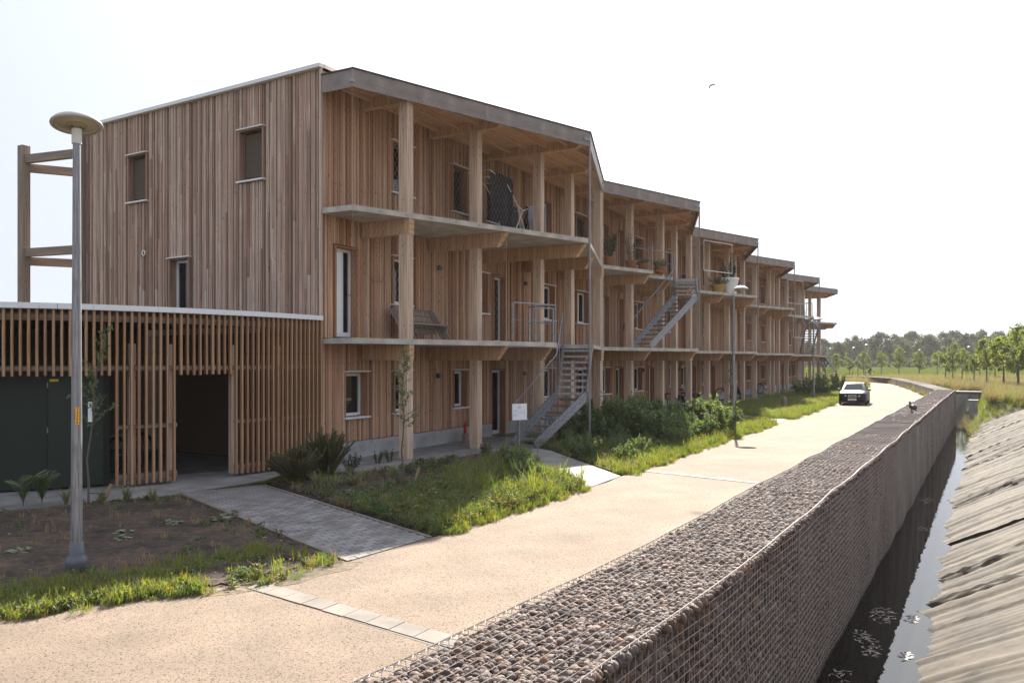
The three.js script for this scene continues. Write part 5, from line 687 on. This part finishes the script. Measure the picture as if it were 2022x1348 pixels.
// ---------------------------------------------------------------- small things on and round the building
{
  // white notice board on a post beside the stairs
  const c = document.createElement('canvas'); c.width = 256; c.height = 240; const x = c.getContext('2d'); x.fillStyle = '#f1f2f4'; x.fillRect(0, 0, 256, 240); x.strokeStyle = '#4f5a4c'; x.lineWidth = 4; x.beginPath(); x.ellipse(112, 58, 20, 12, -.5, 0, 6.28); x.stroke(); x.fillStyle = '#4a5b3a'; x.beginPath(); x.moveTo(122, 52); x.quadraticCurveTo(142, 46, 156, 58); x.quadraticCurveTo(140, 60, 122, 52); x.fill(); x.fillStyle = '#7e8390'; x.fillRect(104, 22, 44, 5);
  const rr = rngOf(4); x.fillStyle = '#70747c'; for (const [y, n, b] of [[96, 3, 1], [112, 9, 0], [124, 9, 0], [136, 9, 0], [148, 8, 0], [168, 3, 1], [184, 4, 0]]) { let q = 18; x.fillStyle = b ? '#5d616b' : '#b9bec8'; for (let i = 0; i < n; i++) { const w = 10 + rr() * 18; x.fillRect(q, y, w, b ? 6 : 3); q += w + 5; } }
  const t = new THREE.CanvasTexture(c); t.colorSpace = THREE.SRGBColorSpace;
  const p = at(1026, 888), s = thing('notice_board', 'white notice board on a post at the foot of the near steel stairs', 'sign', [p[0], .03, p[1]], -YAW + Math.PI / 2 - 1.62);
  mesh('post', new GB().box(-.02, .02, 0, 1.18, -.045, -.005), M.galv, s); const b = mesh('panel', new GB().box(-.225, .225, .755, 1.185, -.004, .006), M.white, s); const f = mesh('print', new THREE.PlaneGeometry(.445, .425), new THREE.MeshStandardMaterial({ map: t, roughness: .5 }), s); f.position.set(0, .97, .0085);
}
function extinguisher(label, x, y, z, box) { const o = thing('fire_extinguisher', label, 'fire extinguisher', [x, y, z], 0, 'fire extinguishers'); const g = new THREE.LatheGeometry([[0, 0], [.07, 0], [.075, .02], [.075, .36], [.055, .43], [.025, .46], [.025, .49], [0, .49]].map(q => new THREE.Vector2(...q)), 18); g.translate(0, box, 0); mesh('cylinder', g, M.red, o); mesh('valve', new GB().tube([V(0, .49 + box, 0), V(0, .54 + box, 0), V(.09, .56 + box, 0)], .015, 6), M.black, o); mesh('hose', new GB().tube([V(.03, .52 + box, .02), V(.11, .44 + box, .04), V(.1, .2 + box, .05)], .012, 6), M.black, o); const lb = new THREE.CylinderGeometry(.0765, .0765, .14, 18, 1, true, 0, 2.4); lb.translate(0, .25 + box, 0); mesh('instruction_label', lb, M.white, o); if (box) mesh('stand', new GB().box(-.13, .13, 0, box, -.1, .1), M.weathered, o); o.scale.setScalar(.66); return o; }
extinguisher('red fire extinguisher on a wooden block behind the second ground-floor column', 5.62, .035, .35, .38);
extinguisher('red fire extinguisher hanging at the glazed door of the first gallery', 18.9, 3.6, .12, 0);
{ const p = new GB().box(7.75, 8.75, .034, .05, .12, .68); tag(mesh('doormat', p, std(.12, .085, .035, .95, { bumpMap: grainTex, bumpScale: .004 })), 'brown doormat at the ground-floor door behind the second column', 'doormat'); }
{ // tilted timber bench-planter on the first gallery
  const o = thing('wooden_bench', 'slatted wooden bench with sloping back on the first gallery behind the first column', 'bench', [3.15, L1, .55]); for (let i = 0; i < 4; i++) mesh('back_board', new GB().obox(V(.05 * i * .0, .26 + .155 * i, -.10 - .06 * i), V(.82, 0, 0), V(0, .07, -.028), V(0, .008, .016)), M.weathered, o); mesh('top_edge', new GB().box(-.84, .84, .80, .835, -.36, -.26), M.weathered, o); mesh('seat', new GB().box(-.82, .82, .40, .44, -.08, .32), M.weathered, o); for (const s of [-1, 1]) { mesh('side_panel', new GB().bar(V(.80 * s, .0, .3), V(.80 * s, .82, -.3), .05, .22, V(0, 0, 1)), M.weathered, o); mesh('leg', new GB().box(.78 * s - .03, .78 * s + .03, 0, .4, .22, .3), M.weathered, o); }
}
{ // drying rack with dark laundry on the second gallery
  const o = thing('drying_rack', 'folding drying rack standing on the upper gallery', 'drying rack', [7.0, L2, .55], -.05), f = new GB(); o.scale.setScalar(1.42); f.tube([V(-1.0, 1.32, 0), V(-.35, 1.16, 0), V(.1, .78, 0), V(.28, .72, 0)], .012, 6); f.tube([V(.28, .72, 0), V(.85, .92, 0)], .012, 6); f.tube([V(-1.0, 1.32, .5), V(-.35, 1.16, .5), V(.1, .78, .5), V(.28, .72, .5)], .012, 6); f.tube([V(.28, .72, .5), V(.85, .92, .5)], .012, 6); mesh('frame', f, M.white, o);
  for (const z of [0, .5]) for (const [a, b] of [[[.28, .72], [-.2, 0]], [[.1, .75], [.55, 0]]]) mesh('leg', new GB().tube([V(a[0], a[1], z), V(b[0], b[1], z)], .011, 6), M.white, o); const wr = new GB(); for (let i = 0; i < 6; i++) { const t = i / 5; wr.tube([V(lerp(-1, .28, t), t < .5 ? lerp(1.32, 1.16, t * 2) : lerp(1.12, .72, t * 2 - 1), 0), V(lerp(-1, .28, t), t < .5 ? lerp(1.32, 1.16, t * 2) : lerp(1.12, .72, t * 2 - 1), .5)], .005, 4); } mesh('wire', wr, M.white, o);
  const cloth = (label, x0, x1, yt, yb, z, m, seed) => { const g = new GB(), W = 14, H = 12, P = (i, j) => { const u = i / W, v = j / H; return V(lerp(x0, x1, u), lerp(yt, yb + .10 * fbm(u * 4, 2, seed, 2), v), z + (.05 + .05 * v) * Math.sin(u * 9 + seed) * v + .06 * (fbm(u * 5, v * 4, seed, 3) - .5)); }; for (let i = 0; i < W; i++) for (let j = 0; j < H; j++) { g.quad(P(i, j), P(i, j + 1), P(i + 1, j + 1), P(i + 1, j)); } const k = mesh('hanging_garment', g.geom(true), m); k.position.set(7.0, L2, .55); k.rotation.y = -.05; k.scale.setScalar(1.42); tag(k, label, 'clothing', 'laundry on the drying rack'); };
  const dk = phys(.018, .017, .024, .9, { side: THREE.DoubleSide, sheen: .3 }), gr = std(.06, .06, .085, .9, { side: THREE.DoubleSide }), lg = std(.24, .24, .30, .9, { side: THREE.DoubleSide });
  cloth('large black garment hanging on the left of the drying rack', -1.02, -.15, 1.3, .28, .52, dk, 3); cloth('dark garment hanging low in the middle of the drying rack', -.2, .4, .82, .12, .3, gr, 5); cloth('grey shirt hanging on the right of the drying rack', .42, .72, .86, .22, .53, lg, 7); cloth('black trousers on the right end of the drying rack', .7, .92, .92, .2, .3, dk, 9);
}
function pot(label, x, y, z, r, h, m, foliage, fs) { const o = thing('plant_pot', label, 'plant pot', [x, y, z], rp() * 6, 'pots on the upper gallery'); const g = new THREE.LatheGeometry([[0, .0], [r * .68, 0], [r * .72, .02], [r * .97, h * .86], [r * 1.05, h * .86], [r * 1.05, h], [r * .92, h], [r * .9, h * .9], [0, h * .9]].map(q => new THREE.Vector2(...q)), 26); mesh('pot', g, m, o); if (foliage) { const f = mesh('foliage', foliage[0], foliage[2], o), s = mesh('stem', foliage[1], stemMat, o); for (const q of [f, s]) { q.position.y = h * .85; q.scale.setScalar(fs); } } return o; }
{ const bush = leafyShrub(31, .4, .8, 520, .1, .05, LEAF.dark), twig = leafyShrub(32, .35, 1.2, 260, .07, .03, LEAF.olive), low = leafyShrub(33, .35, .35, 320, .08, .04, LEAF.shrub);
  const P = (t, d = .35) => { const a = add2(VAL(0), dOut(1), t), n = inward(dOut(1)); return add2(a, n, d); };
  let q = P(.75); pot('terracotta pot with a tall bush at the start of the second gallery bay', q[0], L2, q[1], .24, .36, M.terracotta, bush, 1.2); q = P(2.0); pot('terracotta pot with a thin potted tree beside the tall bush', q[0], L2, q[1], .22, .33, M.terracotta, twig, 1.1); q = P(2.7); pot('small terracotta pot, third on the second gallery bay', q[0], L2, q[1], .2, .28, M.terracotta, low, .8); q = P(3.9, .5); pot('terracotta pot with dry brown plant behind the railing', q[0], L2, q[1], .24, .25, M.terracotta, low, 1.1);
  const R = (t, d) => add2(add2(VAL(1), dOut(2), t), inward(dOut(2)), d); q = R(3.75, .38); pot('very large glossy white planter at the third gallery edge', q[0], L2, q[1], .46, .82, M.white, bush, 1.25); q = R(2.75, .4); pot('ochre pot with low shrubs left of the large white planter', q[0], L2, q[1], .36, .42, M.ochre, low, 1.5);
}
// window-side tables and boxes
function table(label, x, y, z, r, h) { const o = thing('round_table', label, 'table', [x, y, z], .4); const g = new THREE.CylinderGeometry(r, r, .03, 28); g.translate(0, h, 0); mesh('table_top', g, M.weathered, o); for (let i = 0; i < 3; i++) { const a = i * 2.094; mesh('leg', new GB().tube([V(Math.cos(a) * .06, h, Math.sin(a) * .06), V(Math.cos(a) * .26, 0, Math.sin(a) * .26)], .016, 6), M.darkSteel, o); } return o; }
table('round garden table under the near steel stairs', 8.7, .035, 1.5, .36, .62);
{ const o = thing('planter_table', 'dark narrow shelf table on the third gallery bay', 'table', [25.6, L2, 1.0]); mesh('table_top', new GB().box(-.5, .5, .78, .81, -.18, .18), M.darkSteel, o); for (const s of [-.45, .45]) mesh('leg', new GB().box(s - .02, s + .02, 0, .78, -.15, .15), M.darkSteel, o); }
function unit(label, x, w, h, y = .035) { const o = thing('storage_box', label, 'box', [x, y, .42], 0, 'pale boxes along the ground-floor wall'); mesh('body', new RoundedBoxGeometry(w, h, .42, 2, .015).translate(0, h / 2, 0), std(.55, .56, .55, .5), o); mesh('front_panel', new GB().box(-w / 2 + .05, w / 2 - .05, .05, h - .05, .21, .222), std(.62, .63, .62, .4), o); mesh('lid', new GB().box(-w / 2 - .015, w / 2 + .015, h, h + .025, -.22, .225), M.weathered, o); return o; }
unit('pale grey box with timber lid left of the ground-floor shrubs', 15.2, .9, .5); unit('white storage box far along the ground-floor gallery', 46.8, .7, .55); unit('wide white storage box beside the far ground-floor column', 50.0, 1.3, .5);
{ const g = new GB().box(-.22, .22, 0, .36, -.16, .16), o = tag(mesh('waste_bin', g, M.black), 'black crate under the gallery beyond the shrubs', 'crate'); o.position.set(21.3, .035, .6); const l = mesh('lid', new GB().box(-.235, .235, .36, .39, -.175, .175), M.black, o); const pr = thing('pram', 'dark pushchair with hood parked under the gallery', 'pushchair', [35.5, .035, 1.0], .6); mesh('hood', new THREE.SphereGeometry(.28, 16, 10, 0, 3.6, 0, 1.6).translate(0, .55, 0), std(.03, .035, .045, .9, { side: THREE.DoubleSide }), pr); mesh('seat', new RoundedBoxGeometry(.55, .2, .4, 2, .05).translate(.05, .48, 0), std(.03, .035, .045, .9), pr); for (const [a, b] of [[-.28, .2], [.3, .2], [-.28, -.2], [.3, -.2]]) { const w = mesh('wheel', new THREE.TorusGeometry(.13, .02, 8, 20), M.rubber, pr); w.position.set(a, .15, b); } mesh('frame', new GB().tube([V(-.28, .15, .2), V(.3, .4, .2), V(-.5, .95, .18), V(-.5, .95, -.18), V(.3, .4, -.2), V(-.28, .15, -.2)], .013, 6), M.galv, pr); }
// stone bollard in the grass, pier and footbridge at the end of the channel
{ const p = at(1549, 806), o = tag(mesh('bollard', bones([[[0, 0, 0], [0, .42, 0], .13, .12], [[0, .42, 0], [0, .5, 0], .12, .09]], .03), M.weathered), 'stubby timber bollard in the grass left of the parked car', 'bollard'); o.position.set(p[0], .0, p[1]); }
{ const x = 47, z = pw(EDGE, 47); const o = thing('concrete_pier', 'square concrete pier standing at the water edge beyond the geotextile', 'pier', [x, WATER - .3, z - .05], -.05); mesh('shaft', new GB().box(-.3, .3, 0, 1.55, -.24, .24), M.concrete, o); mesh('cap', new GB().box(-.34, .34, 1.55, 1.63, -.28, .28), M.concrete, o);
  const b = thing('footbridge', 'small dark footbridge crossing the channel behind the gabion corner', 'footbridge', [57.5, 0, pw(WALL_L, 57.5) + .5], -.04); for (let i = 0; i < 5; i++) mesh('deck_plank', new GB().box(-.75 + i * .3, -.46 + i * .3, -.02, .05, -.1, 1.75), M.weathered, b); for (const s of [-.6, .6]) mesh('girder', new GB().box(s - .06, s + .06, -.16, -.025, -.1, 1.75), M.darkSteel, b); for (const zz of [1.6]) mesh('support', new GB().box(-.5, .5, -1.75, -.165, zz - .08, zz + .08), M.darkSteel, b);
  const sr = thing('edging_stones', 'broken line of pale boulders in the meadow under the avenue', 'stones', [0, 0, 0]), r = rngOf(17); for (let i = 0; i < 16; i++) { const q = atDepth(1916 + i * 6.6, lerp(85, 74, i / 16)), g = new THREE.IcosahedronGeometry(.34, 1); const m = mesh('boulder', g, M.paleConcrete, sr); m.position.set(q[0], .12, q[1]); m.scale.set(1.2 + .6 * r(), .7 + .3 * r(), .9); m.rotation.y = r() * 3; } }

// ---------------------------------------------------------------- birds and the cyclist
{
  const pg = bones([[[-.05, .155, 0], [.05, .175, 0], .055, .06], [[.05, .175, 0], [.1, .25, 0], .045, .026], [[.1, .25, 0], [.112, .285, 0], .026, .024], [[-.05, .15, 0], [-.2, .075, 0], .042, .014], [[-.0, .1, .025], [.015, .01, .025], .012, .007], [[0, .1, -.025], [-.005, .01, -.025], .012, .007], [[.015, .008, .025], [.05, .006, .025], .007, .005], [[-.005, .008, -.025], [.03, .006, -.025], .007, .005]], .008, .03);
  const [x, z] = at(1802, 815, .62), o = thing('pigeon', 'dark pigeon standing on top of the gabion wall', 'bird', [x, topY(x, z - pw(WALL_L, x)) + .01, z], -.35 + .9); o.scale.setScalar(1.25); mesh('body', pg, std(.045, .04, .045, .6), o); mesh('beak', new THREE.ConeGeometry(.008, .03, 6).rotateZ(-Math.PI / 2).translate(.148, .287, 0), M.black, o); for (const s of [1, -1]) { const w = new THREE.SphereGeometry(.06, 14, 10); w.scale(1.9, .75, .3); mesh('wing', w.rotateZ(.35).translate(-.045, .17, .048 * s), std(.07, .05, .05, .7), o); }
  const D = 30, [fx, fz] = atDepth(1407, D), fy = 2.32 + (713.7 - 168) * D / 1610.5, f = thing('flying_bird', 'small bird flying in the white sky', 'bird', [fx, fy, fz], 1.2); f.scale.setScalar(1.2); mesh('body', bones([[[-.06, 0, 0], [.05, .01, 0], .022, .03], [[.05, .01, 0], [.10, .02, 0], .024, .02], [[-.06, 0, 0], [-.15, .0, 0], .016, .01]], .008, .02), std(.10, .085, .085, .7), f);
  for (const s of [1, -1]) { const g = new GB(), a = V(.04, .015, .015 * s), b = V(-.05, .01, .015 * s), c = V(-.03, s > 0 ? .09 : -.08, .13 * s), d = V(.05, s > 0 ? .08 : -.07, .12 * s), e = V(-.03, s > 0 ? .10 : -.20, .2 * s), q = (p) => p.clone().add(V(0, .006, 0)); g.quad(a, b, c, d); g.tri(d, c, e); g.quad(q(b), q(a), q(d), q(c)); g.tri(q(c), q(d), q(e)); mesh('wing', g, phys(.16, .11, .10, .9, { transmission: .2, thickness: 0, side: THREE.DoubleSide }), f); }
}
{
  const [x, z] = atDepth(1718, 132), k = bicycle('bicycle ridden by the far person at the field edge', x, .02, z, .9, M.black, null); k.userData.group = undefined; delete k.userData.group;
  const per = thing('person', 'far person in dark clothes riding a bicycle at the field edge', 'person', [x, .02, z], .9); const B = [[[-.2, .96, 0], [.02, 1.42, 0], .15, .17], [[.02, 1.42, 0], [.07, 1.56, 0], .07, .06], [[.09, 1.62, 0], [.11, 1.72, 0], .10, .10]]; for (const s of [1, -1]) { B.push([[.0, 1.42, .17 * s], [.15, 1.2, .22 * s], .06, .045], [[.15, 1.2, .22 * s], [.26, 1.06, .24 * s], .045, .04], [[-.18, .95, .09 * s], [.16, s > 0 ? .68 : .82, .1 * s], .095, .07], [[.16, s > 0 ? .68 : .82, .1 * s], [-.04, s > 0 ? .22 : .46, .09 * s], .065, .045], [[-.04, s > 0 ? .2 : .44, .09 * s], [.1, s > 0 ? .17 : .42, .09 * s], .045, .035]); } mesh('body', bones(B, .035, .06), std(.03, .03, .035, .85), per); mesh('hair', new THREE.SphereGeometry(.112, 12, 8, 0, 6.3, 0, 1.4).translate(.09, 1.69, 0), M.black, per);
}
scene.fog = new THREE.FogExp2(new THREE.Color().setRGB(.95, .93, .92), .00028);
renderer.render(scene, camera);
